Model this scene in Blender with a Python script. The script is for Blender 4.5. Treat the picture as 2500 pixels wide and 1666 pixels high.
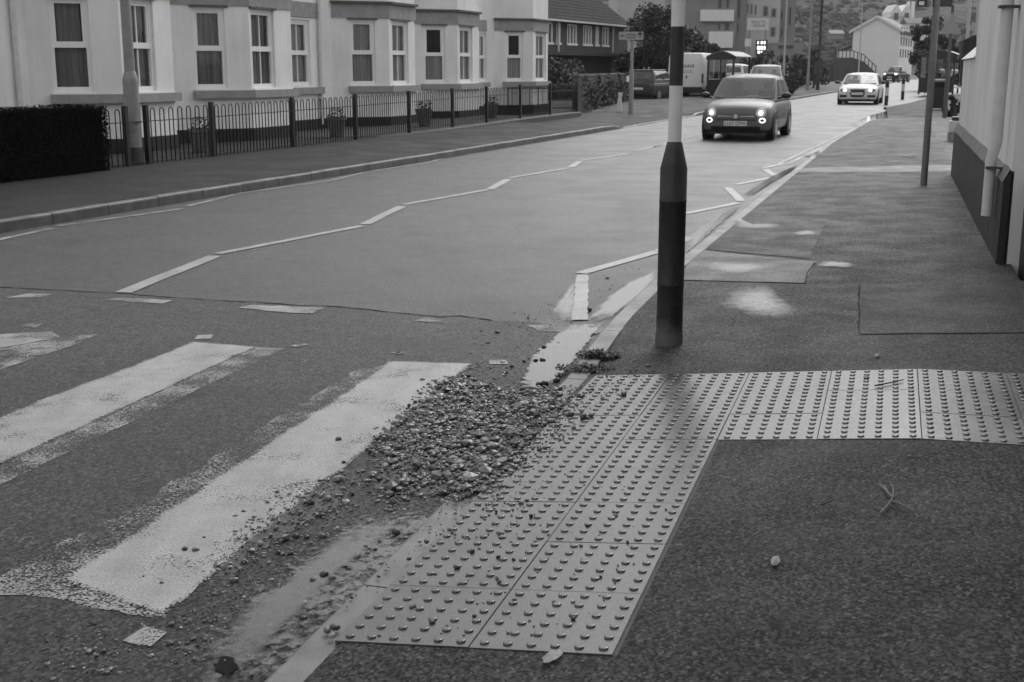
import bpy, bmesh, math, random
from mathutils import Vector, Matrix
from mathutils.bvhtree import BVHTree
random.seed(7)
scene = bpy.context.scene
for o in list(bpy.data.objects):
    bpy.data.objects.remove(o)
C = scene.collection
R = math.radians
# ------------------------------------------------------------------ camera
FPX = 3000.0                      # focal length in photo pixels (2500 wide)
PITCH = math.atan(665.0/FPX)
CAM = Vector((0, 0, 1.6))
cam_d = bpy.data.cameras.new('camera'); cam = bpy.data.objects.new('camera', cam_d); C.objects.link(cam)
cam.location = CAM; cam.rotation_euler = (math.pi/2 - PITCH, 0, 0)
cam_d.sensor_width = 36; cam_d.lens = FPX/2500*36; cam_d.clip_end = 5000; cam_d.clip_start = .05
cam_d.dof.use_dof = True; cam_d.dof.focus_distance = 6.0; cam_d.dof.aperture_fstop = 9.0
scene.camera = cam
# ------------------------------------------------------------------ sky, sun, exposure
SUN_AZ, SUN_EL = R(27), R(42)     # azimuth clockwise from +Y
w = bpy.data.worlds.new('World'); scene.world = w; w.use_nodes = True
nt = w.node_tree; nt.nodes.clear()
sky = nt.nodes.new('ShaderNodeTexSky'); sky.sky_type = 'NISHITA'; sky.sun_disc = False
sky.sun_elevation = SUN_EL; sky.sun_rotation = SUN_AZ
sky.dust_density = 1.5; sky.air_density = 5.0; sky.ozone_density = 1.0
bw = nt.nodes.new('ShaderNodeRGBToBW'); bg = nt.nodes.new('ShaderNodeBackground'); wo = nt.nodes.new('ShaderNodeOutputWorld')
bg.inputs[1].default_value = 0.15
nt.links.new(sky.outputs[0], bw.inputs[0]); nt.links.new(bw.outputs[0], bg.inputs[0]); nt.links.new(bg.outputs[0], wo.inputs[0])
sun_d = bpy.data.lights.new('sun', 'SUN'); sun_d.energy = 1.2; sun_d.angle = R(40); sun_d.color = (1, 1, 1)
sun = bpy.data.objects.new('sun', sun_d); C.objects.link(sun)
sd = Vector((math.sin(SUN_AZ)*math.cos(SUN_EL), math.cos(SUN_AZ)*math.cos(SUN_EL), math.sin(SUN_EL)))
sun.rotation_euler = sd.to_track_quat('Z', 'Y').to_euler(); sun.location = sd*60
scene.view_settings.view_transform = 'Standard'; scene.view_settings.look = 'None'
scene.view_settings.exposure = 0.38; scene.view_settings.gamma = 1
scene.render.engine = 'CYCLES'
scene.cycles.max_bounces = 6; scene.cycles.transparent_max_bounces = 12

# ------------------------------------------------------------------ pixel helpers (photo pixels, 2500 wide; K converts the 2353 preview)
K = 2500/2353.0
def ray(px, py):
    c, s = math.cos(PITCH), math.sin(PITCH)
    a, b = (px-1250)/FPX, (833-py)/FPX
    return Vector((a, c + b*s, -s + b*c))
def G(px, py, z=0.0):
    d = ray(px, py); k = (z-CAM.z)/d.z
    return CAM + d*k
def GK(x, y, z=0.0): return G(x*K, y*K, z)
def at_depth(px, py, Y):
    d = ray(px, py); return CAM + d*(Y/d.y)
# ------------------------------------------------------------------ frames
A17 = R(17)
P0 = Vector((.266, 2.96))
def tr(t, r): return Vector((P0.x + t*math.sin(A17) + r*math.cos(A17), P0.y + t*math.cos(A17) - r*math.sin(A17)))
def inv_tr(x, y):
    dx, dy = x-P0.x, y-P0.y
    return dx*math.sin(A17)+dy*math.cos(A17), dx*math.cos(A17)-dy*math.sin(A17)
def lerp(a, b, k): return a+(b-a)*k
def smooth(a, b, x):
    k = max(0, min(1, (x-a)/(b-a))); return k*k*(3-2*k)
def pw(x, pts):
    if x <= pts[0][0]: return pts[0][1]
    for (a, b), (c, d) in zip(pts, pts[1:]):
        if x <= c: return lerp(b, d, (x-a)/(c-a))
    return pts[-1][1]
KERB = [(-8, -.9), (0, -.9), (4.3, -.98), (6, -1.0), (23.4, -.67), (34.8, -.15), (37, .3), (39, 1.3)]
def kerb_r(t): return pw(t, KERB)
WALL_R = 1.47
def foot_z(t, r):
    cross = .1 + .095*min(r, .8) + .02*max(0, r-.8)
    plain = .1 + .028*(r+.98)
    k = smooth(3.25, 4.5, t)
    return lerp(cross, plain, k)
def near_z(x, y):
    t, r = inv_tr(x, y)
    return foot_z(t, r) if r > kerb_r(t)+.01 else 0.0
def GN(px, py, lift=0.0):
    z = 0.0
    for i in range(6):
        p = G(px, py, z+lift); z = near_z(p.x, p.y)
    p = G(px, py, z+lift); return p
# ------------------------------------------------------------------ mesh helpers
class MB:
    def __init__(s): s.v = []; s.f = []
    def add(s, vs, fs):
        n = len(s.v); s.v += [tuple(v) for v in vs]; s.f += [tuple(i+n for i in f) for f in fs]; return s
    def box(s, c, d, rz=0, ch=0):
        hx, hy, hz = d[0]/2, d[1]/2, d[2]/2
        vs = [(-hx,-hy,-hz),(hx,-hy,-hz),(hx,hy,-hz),(-hx,hy,-hz),(-hx,-hy,hz),(hx,-hy,hz),(hx,hy,hz),(-hx,hy,hz)]
        ca, sa = math.cos(rz), math.sin(rz)
        vs = [(c[0]+x*ca-y*sa, c[1]+x*sa+y*ca, c[2]+z) for x, y, z in vs]
        return s.add(vs, [(0,3,2,1),(4,5,6,7),(0,1,5,4),(1,2,6,5),(2,3,7,6),(3,0,4,7)])
    def bb(s, x0, x1, y0, y1, z0, z1):
        return s.box(((x0+x1)/2,(y0+y1)/2,(z0+z1)/2), (abs(x1-x0),abs(y1-y0),abs(z1-z0)))
    def tube(s, pts, rad, n=8, caps=True):
        pts = [Vector(p) for p in pts]
        if not isinstance(rad, (list, tuple)): rad = [rad]*len(pts)
        vs = []; fs = []; m = len(pts); pu = None
        for i, p in enumerate(pts):
            d = (pts[min(i+1, m-1)]-pts[max(i-1, 0)]).normalized()
            if pu is None:
                u = d.orthogonal().normalized()
            else:
                u = pu - d*pu.dot(d)
                u = u.normalized() if u.length > 1e-6 else d.orthogonal().normalized()
            pu = u; q = d.cross(u)
            for k in range(n):
                a = 2*math.pi*k/n; vs.append(p + (u*math.cos(a)+q*math.sin(a))*rad[i])
        for i in range(m-1):
            for k in range(n):
                fs.append((i*n+k, i*n+(k+1)%n, (i+1)*n+(k+1)%n, (i+1)*n+k))
        if caps: fs.append(tuple(range(n-1, -1, -1))); fs.append(tuple((m-1)*n+k for k in range(n)))
        return s.add(vs, fs)
    def lathe(s, prof, n=20, c=(0,0,0)):
        vs = []; fs = []; m = len(prof)
        for r, z in prof:
            for k in range(n):
                a = 2*math.pi*k/n; vs.append((c[0]+r*math.cos(a), c[1]+r*math.sin(a), c[2]+z))
        for i in range(m-1):
            for k in range(n):
                fs.append((i*n+k, i*n+(k+1)%n, (i+1)*n+(k+1)%n, (i+1)*n+k))
        fs.append(tuple(range(n-1, -1, -1))); fs.append(tuple((m-1)*n+k for k in range(n)))
        return s.add(vs, fs)
    def prism(s, poly, z0, z1):       # poly: xy list, ccw
        n = len(poly)
        return s.add([(x, y, z0) for x, y in poly]+[(x, y, z1) for x, y in poly],
            [tuple(range(n-1,-1,-1)), tuple(range(n, 2*n))]+[(i,(i+1)%n,n+(i+1)%n,n+i) for i in range(n)])
    def face(s, vs): return s.add(vs, [tuple(range(len(vs)))])
    def grid(s, rows):                # rows of points
        m = len(rows[0]); vs = [p for r in rows for p in r]
        return s.add(vs, [(i*m+j, i*m+j+1, (i+1)*m+j+1, (i+1)*m+j) for i in range(len(rows)-1) for j in range(m-1)])
    def mesh(s, name):
        me = bpy.data.meshes.new(name); me.from_pydata(s.v, [], s.f); me.update(); return me
    def build(s, name, m, parent=None, smooth=False, fix=True, bevel=0, kind=None, label=None):
        me = s.mesh(name)
        if fix:
            b = bmesh.new(); b.from_mesh(me); bmesh.ops.recalc_face_normals(b, faces=b.faces)
            b.to_mesh(me); b.free()
        if smooth:
            for p in me.polygons: p.use_smooth = True
            me.set_sharp_from_angle(angle=R(38))
        me.materials.append(m)
        return link(name, me, parent, bevel, kind, label)
def link(name, me, parent=None, bevel=0, kind=None, label=None):
    o = bpy.data.objects.new(name, me); C.objects.link(o)
    if parent is not None: o.parent = parent
    if bevel:
        b = o.modifiers.new('bevel', 'BEVEL'); b.width = bevel; b.segments = 2; b.limit_method = 'ANGLE'; b.angle_limit = R(40)
    if kind: o['kind'] = kind
    if label: o['label'] = label
    return o
def tag(o, label=None, cat=None, group=None, kind=None):
    if label: o['label'] = label
    if cat: o['category'] = cat
    if group: o['group'] = group
    if kind: o['kind'] = kind
    return o
def thing(name, label, cat, loc=(0,0,0), rz=0, group=None):
    o = bpy.data.objects.new(name, None); C.objects.link(o); o.empty_display_size = .2
    o.location = loc; o.rotation_euler = (0, 0, rz)
    return tag(o, label, cat, group)
def copy_tree(o, parent=None):
    c = o.copy(); C.objects.link(c)
    if parent is not None: c.parent = parent
    for ch in list(o.children): copy_tree(ch, c)
    return c
def blob(rng, sub=1, squash=(1,1,1), rough=.18):
    b = bmesh.new(); bmesh.ops.create_icosphere(b, subdivisions=sub, radius=1)
    ax = [Vector((rng.gauss(0,1), rng.gauss(0,1), rng.gauss(0,1))).normalized() for _ in range(5)]
    am = [rng.uniform(-rough, rough) for _ in ax]
    out = []
    for v in b.verts:
        k = 1+sum(a*abs(v.co.dot(x)) for a, x in zip(am, ax))
        out.append(Vector((v.co.x*squash[0]*k, v.co.y*squash[1]*k, v.co.z*squash[2]*k)))
    fs = [tuple(v.index for v in f.verts) for f in b.faces]; b.free()
    return out, fs
# ------------------------------------------------------------------ materials (grey: the photograph is monochrome)
def nodes(name):
    m = bpy.data.materials.new(name); m.use_nodes = True; t = m.node_tree; t.nodes.clear()
    o = t.nodes.new('ShaderNodeOutputMaterial'); p = t.nodes.new('ShaderNodeBsdfPrincipled')
    t.links.new(p.outputs[0], o.inputs[0]); return m, t, p, o
def N(t, kind, **kw):
    n = t.nodes.new(kind)
    for k, v in kw.items():
        if k.startswith('i_'):
            key = k[2:]; key = int(key) if key.isdigit() else key
            n.inputs[key].default_value = v
        else: setattr(n, k, v)
    return n
def coords(t, world, scale=None):
    if world: s = t.nodes.new('ShaderNodeNewGeometry').outputs['Position']
    else: s = t.nodes.new('ShaderNodeTexCoord').outputs['Object']
    if scale:
        mp = N(t, 'ShaderNodeMapping'); mp.inputs['Scale'].default_value = scale; t.links.new(s, mp.inputs[0]); s = mp.outputs[0]
    return s
def noise(t, vec, scale, detail=4, rough=.55):
    n = N(t, 'ShaderNodeTexNoise', i_Scale=scale, i_Detail=detail, i_Roughness=rough); t.links.new(vec, n.inputs['Vector']); return n.outputs['Fac']
def ramp(t, fac, a, b, lo=0, hi=1):
    n = N(t, 'ShaderNodeMapRange'); n.inputs[1].default_value = a; n.inputs[2].default_value = b; n.inputs[3].default_value = lo; n.inputs[4].default_value = hi
    t.links.new(fac, n.inputs[0]); return n.outputs[0]
def math_(t, op, a, b):
    n = N(t, 'ShaderNodeMath', operation=op)
    for i, x in enumerate((a, b)):
        if isinstance(x, (int, float)): n.inputs[i].default_value = x
        else: t.links.new(x, n.inputs[i])
    return n.outputs[0]
def bump(t, p, h, strength, dist):
    b = N(t, 'ShaderNodeBump', i_Strength=strength, i_Distance=dist); t.links.new(h, b.inputs['Height']); t.links.new(b.outputs[0], p.inputs['Normal']); return b
def grey(v): return (v, v, v, 1)
def mat(name, lo, hi=None, scale=6, rough=.6, rough2=None, bmp=0, bscale=60, bdist=.01, spec=.5, metal=0, world=False, coat=0, detail=5, stretch=None):
    m, t, p, o = nodes(name)
    p.inputs['Base Color'].default_value = grey(lo); p.inputs['Roughness'].default_value = rough
    p.inputs['Specular IOR Level'].default_value = spec; p.inputs['Metallic'].default_value = metal
    p.inputs['Coat Weight'].default_value = coat; p.inputs['Coat Roughness'].default_value = .06
    if hi is not None or bmp or rough2 is not None:
        c = coords(t, world, stretch); n = noise(t, c, scale, detail)
        if hi is not None: t.links.new(ramp(t, n, .3, .7, lo, hi), p.inputs['Base Color'])
        if rough2 is not None: t.links.new(ramp(t, noise(t, c, scale*.6, 3), .35, .65, rough, rough2), p.inputs['Roughness'])
        if bmp: bump(t, p, noise(t, c, bscale, 4), bmp, bdist)
    return m
def emis(name, v, s):
    m, t, p, o = nodes(name); p.inputs['Base Color'].default_value = grey(.8); p.inputs['Emission Color'].default_value = grey(v); p.inputs['Emission Strength'].default_value = s; return m
def asphalt(name, dark, light, cell, bstr, r0, r1, large=.7, lv=.25, bdist=.006, streak=None, spec=.5, chips=.7):
    """wet bituminous surface: stone chippings in binder, roughness varying with how wet it lies"""
    m, t, p, o = nodes(name); c = coords(t, True)
    vo = N(t, 'ShaderNodeTexVoronoi', i_Scale=1/cell); t.links.new(c, vo.inputs['Vector'])
    stone = N(t, 'ShaderNodeRGBToBW'); t.links.new(vo.outputs['Color'], stone.inputs[0])
    fine = noise(t, c, .7/cell, 3, .7)
    lg = noise(t, coords(t, True, streak) if streak else c, large, 5, .6)
    base = ramp(t, stone.outputs[0], .25, .75, dark, light)
    base = math_(t, 'ADD', base, ramp(t, stone.outputs[0], .80, .86, 0, light*chips))
    base = math_(t, 'MULTIPLY', base, ramp(t, noise(t, c, large*5, 5, .7), .56, .66, 1, .6))
    base = math_(t, 'MULTIPLY', base, ramp(t, lg, .3, .7, 1-lv, 1+lv))
    base = math_(t, 'MULTIPLY', base, ramp(t, fine, .3, .7, .75, 1.25))
    t.links.new(base, p.inputs['Base Color'])
    wet = noise(t, c, large*2.1, 4, .55)
    t.links.new(ramp(t, wet, .38, .66, r1, r0), p.inputs['Roughness'])
    p.inputs['Specular IOR Level'].default_value = spec
    h = math_(t, 'ADD', math_(t, 'MULTIPLY', vo.outputs['Distance'], -.35), math_(t, 'MULTIPLY', noise(t, c, .9/cell, 5, .8), 1.5))
    bump(t, p, h, bstr, bdist); return m
def paint(name, v, wear, chip_scale=105, rough=.42, lo=.02, edge=False):
    """thermoplastic road paint over the chippings, worn through to the road where wear bites"""
    m, t, p, o = nodes(name); c = coords(t, True)
    vo = N(t, 'ShaderNodeTexVoronoi', i_Scale=1/.012); t.links.new(c, vo.inputs['Vector'])
    n = noise(t, c, chip_scale, 5, .65); g = noise(t, c, 3.2, 4, .6)
    k = math_(t, 'ADD', math_(t, 'MULTIPLY', n, .6), math_(t, 'MULTIPLY', g, .4))
    k = math_(t, 'ADD', k, -.5)
    if edge:
        at = N(t, 'ShaderNodeAttribute', attribute_name='rim')
        k = math_(t, 'ADD', k, math_(t, 'MULTIPLY', math_(t, 'ADD', at.outputs['Fac'], -1), .13))
    fac = ramp(t, k, wear-lo, wear+lo, 0, 1)
    st = noise(t, c, 5, 6, .7); gr = noise(t, c, 130, 3, .7); ty = noise(t, coords(t, True, (3.5, .35, 1)), 1.5, 3)
    col = math_(t, 'MULTIPLY', ramp(t, st, .25, .75, v*.72, v*1.15), ramp(t, gr, .3, .62, .62, 1.08))
    t.links.new(math_(t, 'MULTIPLY', col, ramp(t, ty, .35, .65, .85, 1.08)), p.inputs['Base Color'])
    p.inputs['Roughness'].default_value = rough
    bump(t, p, math_(t, 'ADD', math_(t, 'MULTIPLY', vo.outputs['Distance'], -.5), noise(t, c, 90, 3)), .45, .005)
    tb = N(t, 'ShaderNodeBsdfTransparent'); mx = N(t, 'ShaderNodeMixShader')
    t.links.new(fac, mx.inputs[0]); t.links.new(tb.outputs[0], mx.inputs[1]); t.links.new(p.outputs[0], mx.inputs[2]); t.links.new(mx.outputs[0], o.inputs[0])
    return m
def water(name, edge=True, scale=9.0, cut=(-.2, .2), rough=.03, tint=.5, bmp=.04):
    """thin film of standing rain water: clear, reflecting, breaking up into wet road at its rim"""
    m, t, p, o = nodes(name); c = coords(t, True); t.nodes.remove(p)
    gl = N(t, 'ShaderNodeBsdfGlossy', i_Roughness=rough); gl.inputs['Color'].default_value = grey(1)
    tb = N(t, 'ShaderNodeBsdfTransparent'); tb.inputs[0].default_value = grey(tint)
    fr = N(t, 'ShaderNodeFresnel', i_IOR=1.55)
    b = N(t, 'ShaderNodeBump', i_Strength=bmp, i_Distance=.01); t.links.new(noise(t, c, 25, 2), b.inputs['Height'])
    t.links.new(b.outputs[0], gl.inputs['Normal'])
    mx = N(t, 'ShaderNodeMixShader'); t.links.new(fr.outputs[0], mx.inputs[0]); t.links.new(tb.outputs[0], mx.inputs[1]); t.links.new(gl.outputs[0], mx.inputs[2])
    out = mx.outputs[0]
    if edge:
        at = N(t, 'ShaderNodeAttribute', attribute_name='rim')
        k = math_(t, 'ADD', at.outputs['Fac'], math_(t, 'ADD', noise(t, c, scale, 5, .65), -.5))
        cl = N(t, 'ShaderNodeBsdfTransparent'); m2 = N(t, 'ShaderNodeMixShader')
        t.links.new(ramp(t, k, cut[0], cut[1]), m2.inputs[0]); t.links.new(cl.outputs[0], m2.inputs[1]); t.links.new(out, m2.inputs[2]); out = m2.outputs[0]
    t.links.new(out, o.inputs[0]); return m
M = {}
M['road'] = asphalt('road_asphalt', .012, .06, .014, .8, .32, .48, .5, .14, bdist=.008)
M['crossing'] = asphalt('crossing_asphalt', .006, .095, .0105, 1.0, .34, .52, .9, .2, bdist=.012)
M['foot'] = asphalt('footway_asphalt', .002, .125, .0088, 1.0, .46, .68, 1.3, .22, bdist=.016, spec=.33)
M['patch'] = asphalt('patch_asphalt', .002, .085, .0085, 1.0, .46, .68, 1.5, .2, bdist=.014)
M['patch_pale'] = asphalt('pale_patch_asphalt', .008, .07, .010, .9, .42, .58, 1.5, .2, bdist=.005)
M['farfoot'] = asphalt('far_footway_asphalt', .009, .022, .02, .4, .6, .8, .6, .2, spec=.25)
M['paint'] = paint('road_paint', .37, -.085, edge=True)
M['worn'] = paint('worn_road_paint', .33, .005)
M['faint'] = paint('faint_road_paint', .3, .015)
M['thin'] = paint('line_paint', .34, -.05)
M['nkerb'] = mat('near_kerb_concrete', .10, .2, 5, .4, .6, .4, 120, .004, world=True)
M['kerb'] = mat('kerb_concrete', .055, .12, 5, .42, .6, .4, 120, .004, world=True)
m, t, p, o = nodes('tactile_concrete'); cc = coords(t, True); oi = N(t, 'ShaderNodeObjectInfo')
bs = math_(t, 'MULTIPLY', ramp(t, noise(t, cc, 5, 6, .65), .3, .7, .04, .09), ramp(t, oi.outputs['Random'], 0, 1, .82, 1.15))
bs = math_(t, 'MULTIPLY', bs, ramp(t, noise(t, cc, 120, 3, .7), .3, .65, .7, 1.15))
t.links.new(bs, p.inputs['Base Color']); t.links.new(ramp(t, noise(t, cc, 3.5, 4), .35, .65, .13, .32), p.inputs['Roughness'])
p.inputs['Specular IOR Level'].default_value = .85; bump(t, p, noise(t, cc, 220, 4), .35, .0025); M['tile'] = m
M['crack'] = mat('crack_dark', .01, rough=.9, spec=.1)
M['ground'] = mat('rough_ground', .05, .09, .6, .8, bmp=.3, world=True)
M['water'] = water('standing_water', cut=(.02, .2), scale=16)
M['broken'] = water('broken_puddle', cut=(.05, .45), rough=.05, tint=.6, bmp=.12, scale=38)
M['film'] = water('water_film', cut=(.05, .7), rough=.14, tint=.85, bmp=.15, scale=22)
# ================================================================== SETTING
def far_kerb(s, off=0.0):      # far kerb line, s metres along from its start; off>0 to the houses
    a = R(20.3); return Vector((-9.54 + s*math.sin(a) - off*math.cos(a), 0.2 + s*math.cos(a) + off*math.sin(a)))
def struct(name, mb, m, parent=None, **kw):
    return mb.build(name, m, parent, kind=None if parent else 'structure', **kw)
g = MB(); g.grid([[(x, y, -.03) for x in (-1500, -300, -60, 0, 60, 300, 1500)] for y in (-60, 0, 60, 200, 600, 2200)])
struct('ground', g, M['ground'], fix=False)
# road: a sheet from kerb to kerb, level, running on to the bend under the hill
rows = []
ts = [-9+i*1.0 for i in range(0, 48)]
for t in ts:
    a = tr(t, kerb_r(min(t, 34.8)) + .06 + max(0, t-34.8)*.5)
    s = (a.y-.2)/math.cos(R(20.3)); b = far_kerb(s, .06)
    rows.append([(lerp(b.x, a.x, k/6), lerp(b.y, a.y, k/6), 0) for k in range(7)])
for s in (52, 60, 75, 100, 140, 200):
    b = far_kerb(s, 0); a = far_kerb(s, -13); rows.append([(lerp(b.x, a.x, k/6), lerp(b.y, a.y, k/6), 0) for k in range(7)])
road = struct('road', MB().grid(rows), M['road'], fix=False)
# crossing surface: the darker, coarser asphalt on this side of the seam
seam = [(-250, 640), (0, 662), (200, 672), (330, 680), (450, 690), (600, 697), (700, 704), (780, 706), (900, 720), (1010, 730), (1060, 728), (1130, 738), (1240, 742)]
sp = [GK(x, y) for x, y in seam]
poly = [tuple(p.xy) for p in sp]
poly += [tuple(tr(t, kerb_r(t)+.05)) for t in (3.9, 3, 2, 1, 0, -1.5, -4)] + [tuple(far_kerb(-4, .0)), tuple(far_kerb(9.5, .0))]
mb = MB(); mb.face([(x, y, .004) for x, y in poly]); struct('crossing_surface', mb, M['crossing'], fix=False)
# seam crack
rng = random.Random(3)
def ribbon(pts, wd, z, zf=None):
    m = MB(); rows = []
    for i, p in enumerate(pts):
        d = (pts[min(i+1, len(pts)-1)]-pts[max(i-1, 0)]); d = Vector((d.x, d.y)).normalized(); n = Vector((-d.y, d.x))
        ww = wd(i) if callable(wd) else wd
        a = Vector((p.x, p.y))+n*ww/2; b = Vector((p.x, p.y))-n*ww/2
        rows.append([(a.x, a.y, (zf(a.x, a.y) if zf else 0)+z), (b.x, b.y, (zf(b.x, b.y) if zf else 0)+z)])
    return m.grid(rows)
def jag(pts, step, amp, rng):
    out = []
    for a, b in zip(pts, pts[1:]):
        n = max(1, int((b-a).length/step))
        for i in range(n): out.append(a.lerp(b, i/n)+Vector((rng.uniform(-amp, amp), rng.uniform(-amp, amp), 0)))
    out.append(pts[-1]); return out
cr = jag(sp[1:-1], .06, .012, rng)
ribbon(cr, lambda i: rng.uniform(.008, .03), .006).build('seam_crack', M['crack'], road, fix=False)
# ---- near footway
def nice_ts(a, b, st): return [a+(b-a)*i/int((b-a)/st) for i in range(int((b-a)/st)+1)]
rows = []
for t in nice_ts(-8, 36.5, .25):
    k = kerb_r(t)+.12
    rr = [lerp(k, WALL_R+.05, q/10) for q in range(11)]
    rows.append([(*tr(t, r), foot_z(t, r)) for r in rr])
foot = struct('near_footway', MB().grid(rows), M['foot'], fix=False)
for p in foot.data.polygons: p.use_smooth = True
rows = []
for t in nice_ts(15.25, 36.4, .5): rows.append([(*tr(t, r), foot_z(t, min(r, 3))-.002) for r in (1.5, 2.2, 3, 4.5, 7, 12)])
struct('forecourt', MB().grid(rows), M['patch'], fix=False)
def sheet(px, lift, sub=6):
    """four photo corners (preview pixels) laid on the footway as a subdivided sheet"""
    q = [GN(x*K, y*K) for x, y in px]; rows = []
    for i in range(sub+1):
        a = q[0].lerp(q[3], i/sub); b = q[1].lerp(q[2], i/sub)
        row = []
        for j in range(sub+1):
            p = a.lerp(b, j/sub); t_, r_ = inv_tr(p.x, p.y); r_ = max(r_, kerb_r(t_)+.135); x_, y_ = tr(t_, r_); row.append((x_, y_, foot_z(t_, r_)+lift))
        rows.append(row)
    return MB().grid(rows)
struct('footway_patch', sheet([(1980, 655), (2420, 645), (2480, 765), (1975, 770)], .004), M['patch'], fix=False)
struct('footway_patch', sheet([(1575, 600), (1875, 603), (1850, 652), (1572, 645)], .005), M['patch_pale'], fix=False)
struct('footway_patch', sheet([(1610, 500), (1900, 505), (1860, 595), (1560, 595)], .004), M['patch'], fix=False)
struct('footway_patch', sheet([(1760, 402), (2190, 380), (2215, 395), (1720, 412)], .004), M['patch_pale'], fix=False)
for pts, wd in (([(1572, 645), (1700, 650), (1860, 652), (2000, 642), (2140, 640), (2330, 648)], .012), ([(1975, 655), (1972, 710), (1976, 770)], .012),
                ([(1872, 606), (1855, 630), (1850, 652)], .02), ([(1780, 412), (1900, 408), (2030, 405), (2180, 392)], .03), ([(1600, 596), (1720, 600), (1868, 598)], .015),
                ([(1976, 771), (2100, 768), (2300, 766)], .01)):
    ps = jag([GN(x*K, y*K) for x, y in pts], .08, .008, rng)
    ribbon(ps, lambda i: wd*rng.uniform(.15, .6), .008, near_z).build('footway_crack', M['crack'], foot, fix=False)
# ---- kerbs, stone by stone
def kerb_stone(p0, p1, side, z0, z1, drop=.28, wd=.125):
    """p0-p1: road-side edge; side: unit vector to the footway"""
    m = MB(); rows = []
    for p, z in ((p0, z0), (p1, z1)):
        prof = [(0, -drop), (0, -.022), (.006, -.008), (.02, 0), (wd-.004, 0), (wd, -.004), (wd, -drop)]
        rows.append([(p.x+side.x*a, p.y+side.y*a, z+b) for a, b in prof])
    n = len(rows[0]); m.grid(rows); m.f.append(tuple(range(n))); m.f.append(tuple(range(2*n-1, n-1, -1))); return m
nk = bpy.data.objects.new('near_kerb', None); C.objects.link(nk); nk['kind'] = 'structure'
t = -6.0
def kz(t): return lerp(.0145 + .0*t, .1, smooth(3.35, 4.3, t))
while t < 36:
    t1 = t+.915; a, b = tr(t+.004, kerb_r(t)), tr(t1-.004, kerb_r(t1)); d = (b-a).normalized()
    kerb_stone(a, b, Vector((d.y, -d.x)), kz(t), kz(t1)).build('kerb_stone', M['nkerb'], nk, fix=True); t = t1
fk = bpy.data.objects.new('far_kerb', None); C.objects.link(fk); fk['kind'] = 'structure'
s = -2.0; ang = R(20.3)
def fkz(s): return .12 if s < 35.3 else lerp(.12, .02, min(1, (s-35.3)/.9)) if s < 38 else .03 if s < 46 else .1
while s < 100:
    s1 = s+.915; a, b = far_kerb(s+.006), far_kerb(s1-.006)
    kerb_stone(a, b, Vector((-math.cos(ang), math.sin(ang))), fkz(s)+rng.uniform(-.004, .004), fkz(s1)+rng.uniform(-.004, .004)).build('kerb_stone', M['kerb'], fk); s = s1
rows = []
for s in nice_ts(-2, 101, 1.0):
    z = fkz(s) if s < 46 else .08
    rows.append([(*far_kerb(s, o), z+.02*o*(o < 3)+(.06 if o >= 3 else 0)) for o in (.12, 1.5, 2.6, 4, 14, 40)])
struct('far_footway', MB().grid(rows), M['farfoot'], fix=False)
# ---- tactile paving
def tile_mesh(wd, n, wear):
    m = MB(); h = .399/2; x0, x1 = 0, wd-.003
    m.bb(x0, x1, .0015, .3985, -.045, 0)
    for i in range(n):
        for j in range(6):
            cx, cy = .0333+i*.0667, .0333+j*.0667; q = 10
            rg = [(.0138, .0), (.0126, .0046), (.0092, .0058)]
            vs = [(cx+r*math.cos(2*math.pi*k/q), cy+r*math.sin(2*math.pi*k/q), z*wear) for r, z in rg for k in range(q)]
            fs = [(a*q+k, a*q+(k+1)%q, (a+1)*q+(k+1)%q, (a+1)*q+k) for a in range(2) for k in range(q)] + [tuple(2*q+k for k in range(q))]
            m.add(vs, fs)
    me = m.mesh('tile'); me.materials.append(M['tile']); return me
tp = MB()
rows = [[(*tr(t, r), foot_z(t, r)+.0006) for r in [-.79+i*.0999 for i in range(9)]] for t in nice_ts(0, 3.2, .2)]
tp.grid(rows)
rows = [[(*tr(t, r), foot_z(t, r)+.0006) for r in [.005+i*.1045 for i in range(15)]] for t in nice_ts(2.0, 3.2, .2)]
tp.grid(rows)
M['mortar'] = mat('mortar_dark', .05, .09, 30, .8, world=True)
paving = struct('tactile_paving', tp, M['mortar'], fix=False)
tm = tile_mesh(.4, 6, 1.0); tmc = tile_mesh(.26, 4, 1.0)
def put_tile(t, r, me):
    w_ = .4 if me is tm else .26
    z00, z10, z01 = foot_z(t, r), foot_z(t, r+w_), foot_z(t+.4, r)
    ex = Vector((*(tr(t, r+w_)-tr(t, r)), z10-z00)).normalized(); ey = Vector((*(tr(t+.4, r)-tr(t, r)), z01-z00)).normalized()
    ez = ex.cross(ey); p = tr(t, r)
    j = rng.uniform(-.001, .0015)
    o = link('paving_tile', me, paving)
    o.matrix_world = Matrix(((ex.x, ey.x, ez.x, p.x), (ex.y, ey.y, ez.y, p.y), (ex.z, ey.z, ez.z, z00+.0028+j), (0, 0, 0, 1)))
for i in range(8):
    for j in range(2): put_tile(i*.4, -.8+j*.4, tm)
for i in range(3):
    for j in range(3): put_tile(2.0+i*.4, j*.4, tm)
    put_tile(2.0+i*.4, 1.2, tmc)
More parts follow.
